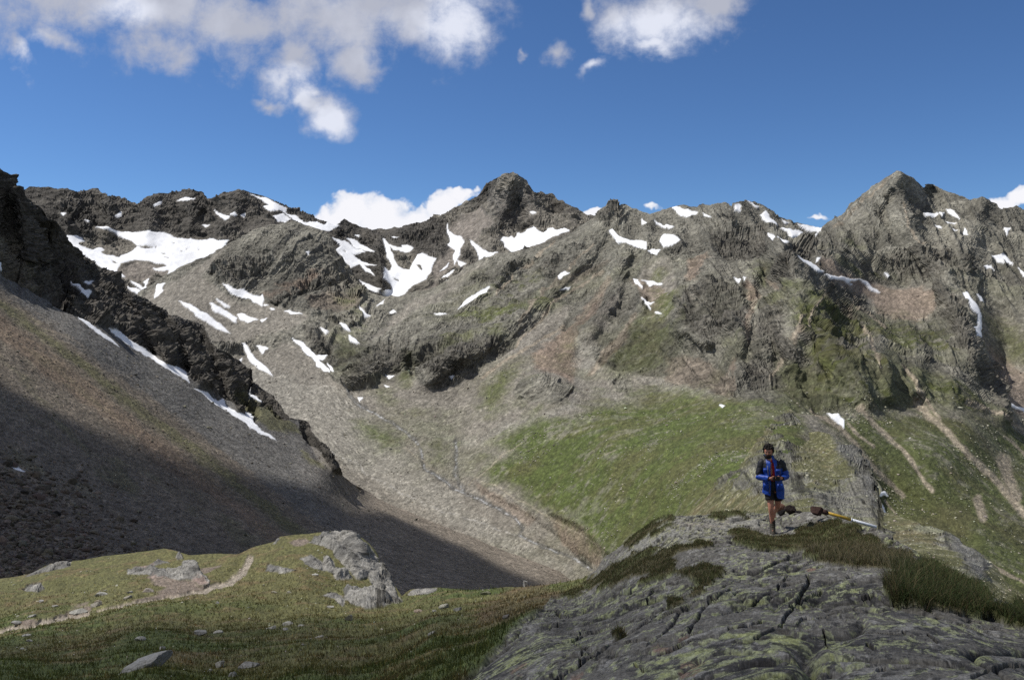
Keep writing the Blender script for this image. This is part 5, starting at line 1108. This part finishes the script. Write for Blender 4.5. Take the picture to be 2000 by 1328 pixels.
cols = np.clip(base*(1.15+r.normal(0, .28, (n, 1)))*np.where(r.random((n, 1)) < .3, [[1.45, 1.15, .9]], [[1, 1.0, .9]]), .01, .5)
h = r.lognormal(-3.3, .45, n)*(1+pt[:, 1]/40); blades("grass", pt, h, .006+pt[:, 1]*.00055, cols, r, .45, "short alpine turf on the slope")
w = g['turf']*(g['px'] > 1000)*(g['px'] < 2100)*clump
pt, rr, qq = pick(g, w, 70000, r); n = len(pt)
sx = CX+pt[:, 0]/pt[:, 1]*F; sy = HY-pt[:, 2]/pt[:, 1]*F
tall = .6*((sx > 1720) & (sy > 1100))+.4*((sx > 1580) & (sy > 1068) & (sx < 1780))+.04
h = (.035+.12*tall*r.uniform(.4, 1, n)); cols = np.array([.092, .086, .038])[None]*(1+r.normal(0, .3, (n, 1)))
cols = np.where(r.random((n, 1)) < .22, np.array([[.15, .11, .06]]), cols); cols = np.where(r.random((n, 1)) < .3, np.array([[.065, .082, .028]]), cols)
sx = CX+pt[:, 0]/pt[:, 1]*F; sy = HY-pt[:, 2]/pt[:, 1]*F
blond = ((sx > 1580) & (sx < 1790) & (sy > 1066) & (sy < 1135)) | (r.random(n) < .12); cols = np.where((blond & (r.random(n) < .55))[:, None], np.array([[.175, .150, .088]])*(1+r.normal(0, .2, (n, 1))), cols)
greenz = (sx > 1755) & (sy > 1105) & (r.random(n) < .5); cols = np.where(greenz[:, None], np.array([[.055, .075, .026]])*(1+r.normal(0, .25, (n, 1))), cols)
h = h*np.exp(r.normal(0, .35, n))
blades("grass_tufts", pt, h, .004+pt[:, 1]*.00035, np.clip(cols, .01, .5), r, .5, "tall dry grass tufts growing on the lichened rock")
w = g['grass']*(1-g['rockR'])*sstep(36, 24, Y)*(g['px'] > -20)*(g['px'] < 1000)*sstep(.0, .3, fbm(g['P'], 3, 3, .6, 531.0))
pt, _, _ = pick(g, w, 260, r); pt[:, 2] += .06; fm = plain_mat("white_petals", (.75, .75, .68), .7)
scatter("wildflowers", pt, pt[:, 1]/1540*np.clip(r.lognormal(-.3, .3, len(pt)), .4, 1.4), ROCKS0, tint((.6,.6,.52), len(pt), r, .1), fm, r, .5, 0, "tiny white alpine flowers in the turf")
# ------------------------------------------------------------------ helpers for modelled things
def part(name, V, Fc, mat, parent, smooth=True, label=None):
    me = bpy.data.meshes.new(name); me.from_pydata([tuple(v) for v in V], [], [tuple(f) for f in Fc]); me.update()
    for p in me.polygons: p.use_smooth = smooth
    for m in (mat if isinstance(mat, list) else [mat]): me.materials.append(m)
    o = bpy.data.objects.new(name, me); scene.collection.objects.link(o); o.parent = parent
    if label: o['label'] = label
    return o
def loft(rings, n=20, cap=True):
    """rings: (centre, radius_a, radius_b, axis_a, axis_b); returns verts and faces"""
    V, Fc = [], []
    for c, ra, rb, a, b in rings:
        c, a, b = Vector(c), Vector(a).normalized(), Vector(b).normalized()
        for k in range(n):
            t = 2*math.pi*k/n; V.append(c+a*ra*math.cos(t)+b*rb*math.sin(t))
    for i in range(len(rings)-1):
        for k in range(n):
            Fc.append((i*n+k, i*n+(k+1) % n, (i+1)*n+(k+1) % n, (i+1)*n+k))
    if cap: Fc.append(tuple(range(n))[::-1]); Fc.append(tuple((len(rings)-1)*n+k for k in range(n)))
    return V, Fc
def tube(path, radii, n=14, cap=True, flat=1.0):
    path = [Vector(p) for p in path]; rings = []
    for i, p in enumerate(path):
        d = (path[min(i+1, len(path)-1)]-path[max(i-1, 0)]).normalized()
        a = d.cross(Vector((0, 0, 1))); a = Vector((1, 0, 0)) if a.length < .15 else a.normalized()
        b = d.cross(a).normalized(); rings.append((p, radii[i], radii[i]*flat, a, b))
    return loft(rings, n, cap)
def wrinkle(V, amp, lam, seed=0.0):
    A = np.array([tuple(v) for v in V]); n = fbm((A[:, 0], A[:, 1], A[:, 2]*.8), lam, 3, .55, seed); c = A.mean(0)
    d = A-np.array([0, 0, 0])-np.stack([A[:, 0]*0+c[0], A[:, 1]*0+c[1], A[:, 2]], 1); d /= np.linalg.norm(d, axis=1)[:, None]+1e-6
    return A+d*n[:, None]*amp
def subsurf(o, lv=1):
    m = o.modifiers.new("s", "SUBSURF"); m.levels = lv; m.render_levels = lv
def upsample(pts, k=3):
    P = np.array(pts, float); t = np.arange(len(P)); tt = np.linspace(0, len(P)-1, (len(P)-1)*k+1)
    return np.stack([np.interp(tt, t, P[:, i]) for i in range(P.shape[1])], 1)

# ------------------------------------------------------------------ the hiker
def build_hiker():
    foot = ground_at(1509, 1040)
    root = bpy.data.objects.new("person", None); scene.collection.objects.link(root); root.location = foot
    tag(root, "bearded hiker in blue and black jacket and shorts, standing on rock, camera in hands", "person")
    skin = plain_mat("skin", (.40, .18, .115), .55, .03, .2, spec=.4); blue = plain_mat("blue_shell", (.011, .052, .30), .5, .06, .35, .25)
    black = plain_mat("black_shell", (.012, .012, .016), .6, .05, .3, .2); red = plain_mat("red_shirt", (.28, .012, .015), .8, .04, .3)
    dark = plain_mat("dark_shorts", (.014, .013, .014), .8, .05, .3); hair = plain_mat("dark_hair", (.016, .012, .010), .7, .01, .5, .6)
    boot = plain_mat("boot_suede", (.05, .043, .033), .8, .02, .4, .3); sock = plain_mat("sock", (.05, .045, .04), .9, .01, .4)
    sole = plain_mat("boot_sole", (.012, .012, .012), .8)
    # skeleton: X right in the picture, Y away from the viewer, Z up
    J = dict(pel=(.03,.04,.90), sp1=(.015,.03,1.05), sp2=(-.005,.02,1.22), ch=(-.025,.015,1.38), nk=(-.06,.0,1.50), nk2=(-.075,-.01,1.555),
             h1=(-.082,-.012,1.62), h2=(-.084,-.004,1.69), h3=(-.084,.0,1.745),
             sL=(-.21,.02,1.42), eL=(-.275,-.02,1.14), wL=(-.06,-.21,1.155), sR=(.16,.03,1.43), eR=(.265,.0,1.19), wR=(.165,-.19,1.165),
             hL=(-.055,.04,.86), kL=(-.035,-.07,.50), aL=(.0,.0,.10), tL=(.0,-.12,.035), hR=(.11,.05,.86), kR=(.100,.12,.52), aR=(.05,.50,.30), tR=(.05,.50,.18))
    E = [('pel','sp1'),('sp1','sp2'),('sp2','ch'),('ch','nk'),('nk','nk2'),('nk2','h1'),('h1','h2'),('h2','h3'),('ch','sL'),('sL','eL'),('eL','wL'),('ch','sR'),('sR','eR'),('eR','wR'),
         ('pel','hL'),('hL','kL'),('kL','aL'),('aL','tL'),('pel','hR'),('hR','kR'),('kR','aR'),('aR','tR')]
    Rr = dict(pel=.13, sp1=.12, sp2=.125, ch=.12, nk=.065, nk2=.056, h1=.072, h2=.083, h3=.058, sL=.058, eL=.042, wL=.026, sR=.058, eR=.042, wR=.026, hL=.088, kL=.056, aL=.036, tL=.036, hR=.088, kR=.056, aR=.036, tR=.036)
    names = list(J); verts = [Vector(J[k]) for k in names]; rad = [Rr[k] for k in names]; edges = [(names.index(a), names.index(b)) for a, b in E]
    def add(p, r_, prev): verts.append(Vector(p)); rad.append(r_); edges.append((prev, len(verts)-1)); return len(verts)-1
    # calves
    def mid(a, b, t, r_, push=(0, 0, 0)):
        i, j = names.index(a), names.index(b); e = (i, j); edges.remove(e)
        p = verts[i].lerp(verts[j], t)+Vector(push); verts.append(p); rad.append(r_); k = len(verts)-1; edges.extend([(i, k), (k, j)])
    mid('kL','aL',.33,.058,(.005,.025,0)); mid('kR','aR',.33,.056,(0,.02,0)); mid('hL','kL',.5,.078); mid('hR','kR',.5,.078); mid('eL','wL',.35,.041); mid('eR','wR',.35,.041)
    # hands: palm towards the camera held between them, fingers wrapped round it
    for s, w in ((1, 'wL'), (-1, 'wR')):
        wi = names.index(w); W = verts[wi]; d = Vector((s*.95, -.25, .05)).normalized()
        palm = add(W+d*.045, .026, wi); pk = add(W+d*.075, .024, palm)
        up = Vector((0, -.2, 1)).normalized()
        for k, (o_, ln) in enumerate(((.028, .075), (.010, .084), (-.008, .078), (-.026, .062))):
            q = verts[pk]+up*o_+d*.004; a1 = add(q, .0095, pk)
            a2 = add(q+d*ln*.42+Vector((0, -.012, 0)), .0088, a1); a3 = add(q+d*ln*.72+Vector((0, .012, -.006)), .0082, a2); add(q+d*ln*.86+Vector((0, .032, -.01)), .0075, a3)
        t1 = add(W+d*.03+up*.032+Vector((0, -.01, 0)), .011, palm); t2 = add(W+d*.058+up*.05+Vector((0, -.012, 0)), .0100, t1); add(W+d*.085+up*.050+Vector((0, .0, 0)), .0088, t2)
    me = bpy.data.meshes.new("body"); me.from_pydata([tuple(v) for v in verts], edges, []); me.materials.append(skin)
    o = bpy.data.objects.new("body", me); scene.collection.objects.link(o); o.parent = root
    sk = o.modifiers.new("skin", "SKIN"); sk.use_smooth_shade = True; o.modifiers.new("sub", "SUBSURF").render_levels = 2; o.modifiers["sub"].levels = 2
    for i, v in enumerate(me.skin_vertices[0].data):
        r_ = rad[i]; v.radius = (r_, r_); v.use_root = (i == 0)
    # head shape with face, on the neck
    V, Fc = ico(3); V = V*np.array([.076, .094, .118])
    z = V[:, 2]/.118; y = V[:, 1]; x = V[:, 0]
    V[:, 0] *= np.where(z < 0, 1-.22*z*z, 1); V[:, 1] = np.where((z < -.2) & (y > 0), y*.8, y)
    def bump(cx_, cz_, sx_, sz_, amt): V[:, 1] -= amt*np.exp(-((x-cx_)/sx_)**2-((V[:, 2]-cz_)/sz_)**2)*(y < 0)
    bump(0, -.022, .011, .024, .026); bump(0, -.034, .016, .010, .008); bump(-.03, .004, .017, .012, -.011); bump(.03, .004, .017, .012, -.011)
    bump(0, .026, .05, .012, .006); bump(0, -.095, .03, .02, .012); bump(-.04, -.028, .018, .02, .005); bump(.04, -.028, .018, .02, .005)
    hd = Vector((-.084, -.012, 1.675)); rot = Matrix.Rotation(math.radians(14), 3, 'X') @ Matrix.Rotation(math.radians(-10), 3, 'Z')
    def place(A): return [rot @ Vector(a)+hd for a in A]
    head = part("face", place(V), Fc, skin, o); subsurf(head, 1)
    for s in (-1, 1):
        e = [(s*.077+a*.010, .008+b_*.016, -.01+c*.030) for a, b_, c in ico(1)[0]]; part("ear", place(e), ico(1)[1], skin, head)
        e = [(s*.031+a*.013, -.080+b_*.012, .006+c*.010) for a, b_, c in ico(2)[0]]; part("eye", place(e), ico(2)[1], plain_mat("eye_white", (.25, .22, .2), .3), head)
        e = [(s*.031+a*.006, -.0915+b_*.003, .005+c*.006) for a, b_, c in ico(1)[0]]; part("iris", place(e), ico(1)[1], plain_mat("iris", (.02, .012, .01), .2), head)
        e = [(s*.034+a*.021, -.090+b_*.008, .025+c*.0055) for a, b_, c in ico(2)[0]]; part("eyebrow", place(e), ico(2)[1], hair, head)
    e = [(a*.022, -.094+b_*.008, -.060+c*.006) for a, b_, c in ico(2)[0]]; part("mouth", place(e), ico(2)[1], plain_mat("lips", (.25, .07, .05), .5), head)
    # thick wavy hair and full beard
    V, Fc = ico(4); n = fbm((V[:, 0], V[:, 1], V[:, 2]), .22, 4, .65, 3.0)
    sc_ = np.array([.108, .116, .134])*(1.0+.42*n[:, None]); H = V*sc_+np.array([0, .020, .022])
    keep = [f for f in Fc if not (H[f].mean(0)[1] < -.02 and H[f].mean(0)[2] < .070) and H[f].mean(0)[2] > -.060]
    part("hair", place(H), keep, hair, o, False)
    B = V*np.array([.071, .060, .062])*(1+.16*n[:, None])+np.array([0, -.045, -.088])
    keep = [f for f in Fc if B[f].mean(0)[2] < -.046 and not (abs(B[f].mean(0)[0]) < .02 and abs(B[f].mean(0)[2]+.060) < .006)]
    part("beard", place(B), keep, hair, o)
    e = [(a*.034, -.098+b_*.009, -.047+c*.007) for a, b_, c in ico(2)[0]]; part("moustache", place(e), ico(2)[1], hair, o)
    # shirt and shorts
    rings = [((-.01,.01,z_), a, b_, (1,0,0), (0,1,0)) for z_, a, b_ in ((.84,.155,.115),(.95,.155,.115),(1.08,.150,.118),(1.22,.158,.122),(1.34,.165,.120),(1.43,.13,.10),(1.50,.072,.07),(1.515,.062,.062))]
    rings = [((c[0]+.035*(1.45-c[2]), c[1]+.02*(1.4-c[2]), c[2]), a, b_, u_, v_) for c, a, b_, u_, v_ in rings]
    V_, F_ = loft(rings, 28); V_ = wrinkle(V_, .012, .12, 2.0); sh = part("shirt", V_, F_, [red, black], o)
    for p in sh.data.polygons: p.material_index = 0 if p.center.z > 1.15 else 1
    sh = sh; subsurf(sh)
    pv = [(.025,.035,.98,.150,.118),(.03,.04,.92,.158,.125),(.03,.04,.86,.16,.128)]
    V_, F_ = loft([((a,b_,c), d, e_, (1,0,0), (0,1,0)) for a,b_,c,d,e_ in pv], 28); shs = part("shorts", wrinkle(V_, .01, .1, 4.0), F_, dark, o); subsurf(shs)
    for nm, hp, kn in (("shorts_leg", J['hL'], J['kL']), ("shorts_leg", J['hR'], J['kR'])):
        hp, kn = Vector(hp), Vector(kn); V_, F_ = tube([hp+Vector((0,0,.05)), hp.lerp(kn, .2), hp.lerp(kn, .36), hp.lerp(kn, .52)], [.105, .108, .104, .102], 20, False)
        q = part(nm, wrinkle(V_, .008, .07, 6.0), F_, dark, shs); subsurf(q); q.modifiers.new("t", "SOLIDIFY").thickness = .006
    # jacket: open at the front, hem flaring, black yoke over blue
    V_, F_, n = [], [], 44
    prof = upsample([(.76,.220,.150,.30),(.82,.222,.155,.27),(.92,.215,.158,.24),(1.04,.200,.155,.22),(1.16,.200,.150,.22),(1.28,.215,.150,.19),(1.38,.228,.145,.16),(1.44,.212,.130,.13),(1.485,.150,.105,.16),(1.515,.098,.088,.30),(1.555,.092,.088,.42),(1.590,.098,.092,.55)], 3)
    for z_, a, b_, op in prof:
        cx_ = -.01+.045*(1.42-z_) - (.055*max(0, (z_-1.45)/.12)); cy_ = .02
        for k in range(n):
            t = -math.pi/2+op+(2*math.pi-2*op)*k/(n-1)     # gap faces the viewer (-Y)
            fl = 1+.10*math.sin(3*t+z_*9)*max(0, (1.15-z_))*.9
            zz = z_+(.05*math.cos(t) if z_ < .9 else 0)*(.9-z_)/.14*(-1)
            V_.append((cx_+a*fl*math.cos(t), cy_+b_*fl*math.sin(t)+(.01 if z_ > 1.5 else 0), zz))
    for i in range(len(prof)-1):
        for k in range(n-1): F_.append((i*n+k, i*n+k+1, (i+1)*n+k+1, (i+1)*n+k))
    A = wrinkle(V_, .034, .17, 8.0); A = wrinkle(A, .012, .05, 9.0)
    jk = part("jacket", A, F_, [blue, black], o)
    for p in jk.data.polygons:
        c = p.center; front = c.y < -.02
        p.material_index = 1 if (c.z > 1.36-(.02 if c.x < 0 else 0) and not (c.z > 1.50 and front) and not (front and abs(c.x+.03) < .10)) else 0
    m_ = jk.modifiers.new("t", "SOLIDIFY"); m_.thickness = .012; subsurf(jk)
    def sleeve(S_, E_, W_, upper_black):
        S_, E_, W_ = Vector(S_), Vector(E_), Vector(W_)
        pth = [S_+Vector((-.04 if S_.x > 0 else .04, 0, .02)), S_, S_.lerp(E_, .35), S_.lerp(E_, .7), E_+(E_-W_).normalized()*.012, E_.lerp(W_, .3), E_.lerp(W_, .65), E_.lerp(W_, .93)]
        U = upsample([(*p, r_) for p, r_ in zip(pth, (.080, .088, .080, .074, .076, .066, .056, .046))], 4)
        V2, F2 = tube([u[:3] for u in U], [u[3] for u in U], 22, False)
        A2 = np.array([tuple(v) for v in V2]); nn = fbm((A2[:, 0]*.7, A2[:, 1], A2[:, 2]*1.3), .075, 3, .55, S_.x*9); cc = np.repeat(U[:, :3], 22, 0); dd = A2-cc; dd /= np.linalg.norm(dd, axis=1)[:, None]+1e-6
        A2 = A2+dd*nn[:, None]*.026
        q = part("sleeve", A2, F2, [blue, black], jk); 
        for i, p in enumerate(q.data.polygons): p.material_index = 1 if (i//22) < upper_black else 0
        q.modifiers.new("t", "SOLIDIFY").thickness = .006; subsurf(q)
        cu = tube([E_.lerp(W_, .90), E_.lerp(W_, .97)], [.047, .042], 22, False); c_ = part("cuff", *cu, black, q); c_.modifiers.new("t", "SOLIDIFY").thickness = .005
    sleeve(J['sL'], J['eL'], J['wL'], 15); sleeve(J['sR'], J['eR'], J['wR'], 11)
    V_, F_ = tube([(-.105,-.145,1.40), (-.095,-.158,1.25), (-.075,-.155,1.05), (-.06,-.15,.85)], [.006]*4, 8); part("zip", V_, F_, plain_mat("zip", (.10,.10,.11), .5), jk)
    for s, x_ in ((-1, -.135), (1, .105)):
        V_, F_ = loft([((x_, -.118, 1.25), .052, .012, (1,0,0), (0,1,0)), ((x_, -.128, 1.31), .052, .014, (1,0,0), (0,1,0)), ((x_, -.122, 1.335), .048, .010, (1,0,0), (0,1,0))], 12); part("pocket_flap", V_, F_, blue, jk)
        V_, F_ = loft([((x_*1.1+.02, -.13, .90), .060, .016, (1,0,0), (0,1,0)), ((x_*1.1+.02, -.134, 1.0), .060, .018, (1,0,0), (0,1,0)), ((x_*1.1+.02, -.13, 1.04), .056, .012, (1,0,0), (0,1,0))], 12); part("pocket", V_, F_, blue, jk)
    # boots
    for a, t_, lift in ((J['aL'], J['tL'], 0), (J['aR'], J['tR'], 0)):
        a, t_ = Vector(a), Vector(t_); f_ = Vector((t_.x-a.x, t_.y-a.y, 0)).normalized(); base = a.z-.10
        rr_ = [(a+Vector((0,0,.135)), .058, .062), (a+Vector((0,0,.06)), .056, .060), (a+Vector((0,0,.01)), .055, .066), (a+Vector((0,0,-.035))+f_*.02, .054, .095), (a+Vector((0,0,-.065))+f_*.05, .056, .128), (a+Vector((0,0,-.085))+f_*.055, .057, .136)]
        V_, F_ = loft([(c, ra, rb, f_.cross(Vector((0,0,1))), f_) for c, ra, rb in rr_], 22)
        bt = part("boot", wrinkle(V_, .007, .05, 5.0), F_, boot, o); subsurf(bt)
        V_, F_ = loft([(a+f_*.055+Vector((0,0,-.083)), .060, .142, f_.cross(Vector((0,0,1))), f_), (a+f_*.055+Vector((0,0,-.112)), .058, .136, f_.cross(Vector((0,0,1))), f_)], 22); part("sole", V_, F_, sole, bt)
        for k in range(4):
            c = a+f_*(.062+.018*k)+Vector((0, 0, .05-.026*k)); sd = f_.cross(Vector((0,0,1)))
            V_, F_ = tube([c-sd*.03, c+f_*.008, c+sd*.03], [.0045]*3, 6); part("lace", V_, F_, plain_mat("lace", (.10,.09,.07), .8), bt)
        V_, F_ = loft([(a+Vector((0,0,.12)), .056, .058, (1,0,0), (0,1,0)), (a+Vector((0,0,.165)), .052, .054, (1,0,0), (0,1,0))], 18, False); q = part("sock", V_, F_, sock, bt); q.modifiers.new("t", "SOLIDIFY").thickness = .004
    root.rotation_euler = (0, 0, -.28)
    # camera in his hands: its own thing
    cr = bpy.data.objects.new("handheld_camera", None); scene.collection.objects.link(cr); cr.location = Vector(foot)+Matrix.Rotation(-.28, 3, 'Z') @ Vector((.062, -.235, 1.165)); cr.rotation_euler = (0, 0, -.28); tag(cr, "small black camera held in the hiker's hands", "camera")
    cm_ = plain_mat("camera_black", (.010, .010, .011), .35, spec=.5)
    def box(nm, c, h_, mat, par, bev=.006):
        c = Vector(c); V = [(c.x+sx*h_[0], c.y+sy*h_[1], c.z+sz*h_[2]) for sx in (-1,1) for sy in (-1,1) for sz in (-1,1)]
        q = part(nm, V, [(0,1,3,2),(4,6,7,5),(0,4,5,1),(2,3,7,6),(0,2,6,4),(1,5,7,3)], mat, par, False); b_ = q.modifiers.new("b", "BEVEL"); b_.width = bev; b_.segments = 2; return q
    bd = box("camera_body", (0, 0, 0), (.066, .022, .042), cm_, cr); box("viewfinder", (-.005, .002, .048), (.020, .018, .012), cm_, cr)
    V_, F_ = tube([(0, .02, 0), (0, .06, -.01), (0, .085, -.014)], [.031, .031, .034], 20); part("lens", V_, F_, cm_, cr)
    V_, F_ = tube([(-.066,.0,.03), (-.09,.05,.12), (-.10,.10,.26), (-.06,.19,.345), (.02,.19,.34), (.075,.11,.26), (.075,.03,.11), (.066,0,.03)], [.005]*8, 8, flat=.4); part("strap", V_, F_, black, cr)
build_hiker()

# ------------------------------------------------------------------ fallen marker pole and the dark rocks beside it
def build_pole():
    a = ground_at(1601, 1008); b = ground_at(1711, 1036)
    b = Vector((a[0]+(110/F)*a[1]*1.0, a[1]-.55, 0)); b.z = (HY-1031)/F*b.y
    A = Vector((a[0], a[1]-.35, (HY-1001)/F*(a[1]-.35))); B = Vector(((1712-CX)/F*b.y, b.y, (HY-1029)/F*b.y))
    root = bpy.data.objects.new("marker_pole", None); scene.collection.objects.link(root); root.location = A
    tag(root, "fallen yellow and white marker pole with a rusty dark foot, lying across the rock", "pole")
    d = B-A; yel = plain_mat("yellow_paint", (.42, .27, .03), .5, .08, .35, .2); wht = plain_mat("white_paint", (.62, .66, .72), .5, .08, .15, .1); rust = plain_mat("rusty_iron", (.045, .022, .017), .85, .03, .5, .8)
    r_ = .031
    m = .50
    V_, F_ = tube([d*0, d*.25, d*m], [r_, r_, r_*.98], 20); part("lower_pole", V_, F_, yel, root)
    V_, F_ = tube([d*(m+.001), d*.75, d*.995, d*1.0], [r_*.96, r_*.95, r_*.94, r_*.8], 20); part("upper_pole", V_, F_, wht, root)
    V_, F_ = tube([d*(m-.012), d*(m+.012)], [r_*1.1, r_*1.1], 20); part("paint_collar", V_, F_, wht, root)
    u = d.normalized()
    V_, F_ = tube([-u*.09, -u*.03, u*.02], [.048, .052, .042], 16); q = part("socket", wrinkle(V_, .02, .05, 2.0), F_, rust, root)
    V, Fc = ROCKS3[4]; V = V*np.array([.15, .11, .11]); V = V@np.array([[.9, 0, -.42], [0, 1, 0], [.42, 0, .9]])+np.array([-.185, .03, .035]); part("broken_foot", V, Fc, rust, root, False)
    for k, (dx, dz) in enumerate(((-.045, .02), (-.06, -.03), (-.01, -.055), (-.03, .05))):
        V_, F_ = tube([(-.06, 0, 0), (dx, -.04, dz*1.2), (dx+.05, -.05, dz*1.5)], [.007, .006, .004], 8); part("bent_rod", V_, F_, rust, root)
build_pole()
DK = (.030, .022, .019)
gg = "dark loose rocks behind the hiker"
rock_thing("loose_rock", "rock", "dark brown angular rock lying between the hiker's legs and the pole foot", 1546, 1003, 27, .62, DK, 5, gg, rotz=.2, tilt=.35, dr=.6, sink=.1)
rock_thing("loose_rock", "rock", "reddish-topped wedge rock close behind the hiker's calf", 1524, 1000, 20, .85, (.14, .075, .05), 8, gg, rotz=.2, tilt=-.5, dr=.7, sink=.05)
rock_thing("loose_rock", "rock", "black low wedge rock touching the dark brown one", 1527, 1005, 22, .5, (.012, .011, .011), 9, gg, rotz=.1, tilt=-.35, dr=.5, sink=.1)
rock_thing("loose_rock", "rock", "thin flat dark rock left of the pole's rusty foot", 1562, 1002, 16, .32, (.016, .014, .014), 6, gg, rotz=.0, tilt=.1, dr=.5, sink=.1)
rock_thing("loose_rock", "rock", "pale rounded rock lying in front of the marker pole", 1618, 1019, 24, .45, (.20, .20, .185), 7, gg, rotz=.2, tilt=.15, dr=.6, sink=.15)

# ------------------------------------------------------------------ clouds overhead (outside the frame) whose shade lies on the lower slope and on the near rock
def cloud_over(name, ground_pts, height, label, soft_m, dens, seed):
    S_ = np.array(tuple(sdir)); Q = []
    for p in ground_pts: p = np.array(p, float); Q.append(p+S_*((height-p[2])/S_[2]))
    Q = np.array(Q); lo, hi = Q[:, :2].min(0)-20, Q[:, :2].max(0)+20
    n = 110; xs, ys = np.linspace(lo[0], hi[0], n), np.linspace(lo[1], hi[1], n); X, Y_ = np.meshgrid(xs, ys)
    X = X.astype(np.float32); Y_ = Y_.astype(np.float32)
    wv_ = fbm((X, Y_, X*0), soft_m*4, 4, .55, seed)*soft_m*1.1
    s = sdf_poly([(a, b_) for a, b_ in Q[:, :2]], X+wv_, Y_-wv_)
    th = np.sqrt(np.clip(s+soft_m*.5, 0, None)/soft_m)*soft_m*.35
    puff = fbm((X, Y_, X*0+9), soft_m*3, 5, .6, seed+3)*soft_m*.5
    top = height+th+np.clip(puff, 0, None)*np.clip(th/8, 0, 1); bot_ = height-th*.35
    inside = s > -soft_m*.5
    V = np.concatenate([np.stack([X, Y_, top], -1).reshape(-1, 3), np.stack([X, Y_, bot_], -1).reshape(-1, 3)])
    ids = np.arange(n*n).reshape(n, n); a, b_, c, d = ids[:-1, :-1], ids[:-1, 1:], ids[1:, 1:], ids[1:, :-1]
    k = (inside[:-1, :-1] & inside[1:, 1:] & inside[1:, :-1] & inside[:-1, 1:])
    Qt = np.stack([a[k], b_[k], c[k], d[k]], -1); Qb = np.stack([a[k], d[k], c[k], b_[k]], -1)+n*n
    al_ = sstep(-soft_m*.45, soft_m*.8, s)*dens; al2 = np.concatenate([al_.ravel(), al_.ravel()])
    m, nt, bb, oo = new_mat(name+"_vapour"); at = nt.nodes.new("ShaderNodeAttribute"); at.attribute_name = "cover"
    tp = nt.nodes.new("ShaderNodeBsdfTransparent"); mx = nt.nodes.new("ShaderNodeMixShader"); sp = nt.nodes.new("ShaderNodeSeparateColor")
    bb.inputs['Base Color'].default_value = (.85, .87, .9, 1); bb.inputs['Roughness'].default_value = 1; bb.inputs['Specular IOR Level'].default_value = 0
    nt.links.new(at.outputs['Color'], sp.inputs[0]); nt.links.new(sp.outputs[0], mx.inputs[0]); nt.links.new(tp.outputs[0], mx.inputs[1]); nt.links.new(bb.outputs[0], mx.inputs[2]); nt.links.new(mx.outputs[0], oo.inputs[0])
    # two skins: share the opacity between them
    al2 = 1-np.sqrt(np.clip(1-al2, 0, 1))
    me = raw_mesh(name, V, np.concatenate([Qt, Qb]), m, True, dict(cover=np.repeat(al2[:, None], 3, 1)))
    o = bpy.data.objects.new("cloud", me); scene.collection.objects.link(o); tag(o, kind='structure'); return o
A_ = [(-350,600),(-150,660),(0,735),(150,815),(300,868),(450,905),(600,948),(750,998),(850,1043),(950,1087),(1040,1128),(1080,1150),(1000,1190),(850,1200),(700,1190),(500,1180),(300,1150),(100,1150),(0,1160),(-200,1200),(-350,1250)]
gp = []
for x, y in A_:
    Yd = float(D3(x, y)); gp.append(((x-CX)/F*Yd, Yd, (HY-y)/F*Yd))
cloud_over("cloud_one", gp, 900.0, None, 13.0, .96, 3.0)
B_ = [(-600,1262),(-200,1245),(100,1225),(300,1212),(550,1205),(750,1200),(900,1188),(1000,1175),(1080,1155),(1150,1120),(1250,1092),(1400,1078),(1500,1085),(1600,1085),(1750,1105),(1850,1150),(2000,1215),(2350,1300)]
gp = []
for x, y in B_:
    Yd = float(D5(x, y)); gp.append(((x-CX)/F*Yd, Yd, (HY-y)/F*Yd))
gp += [(60, -25, -3), (10, -60, 0), (-60, -50, -3)]
cloud_over("cloud_two", gp, 700.0, None, 3.0, .62, 8.0)
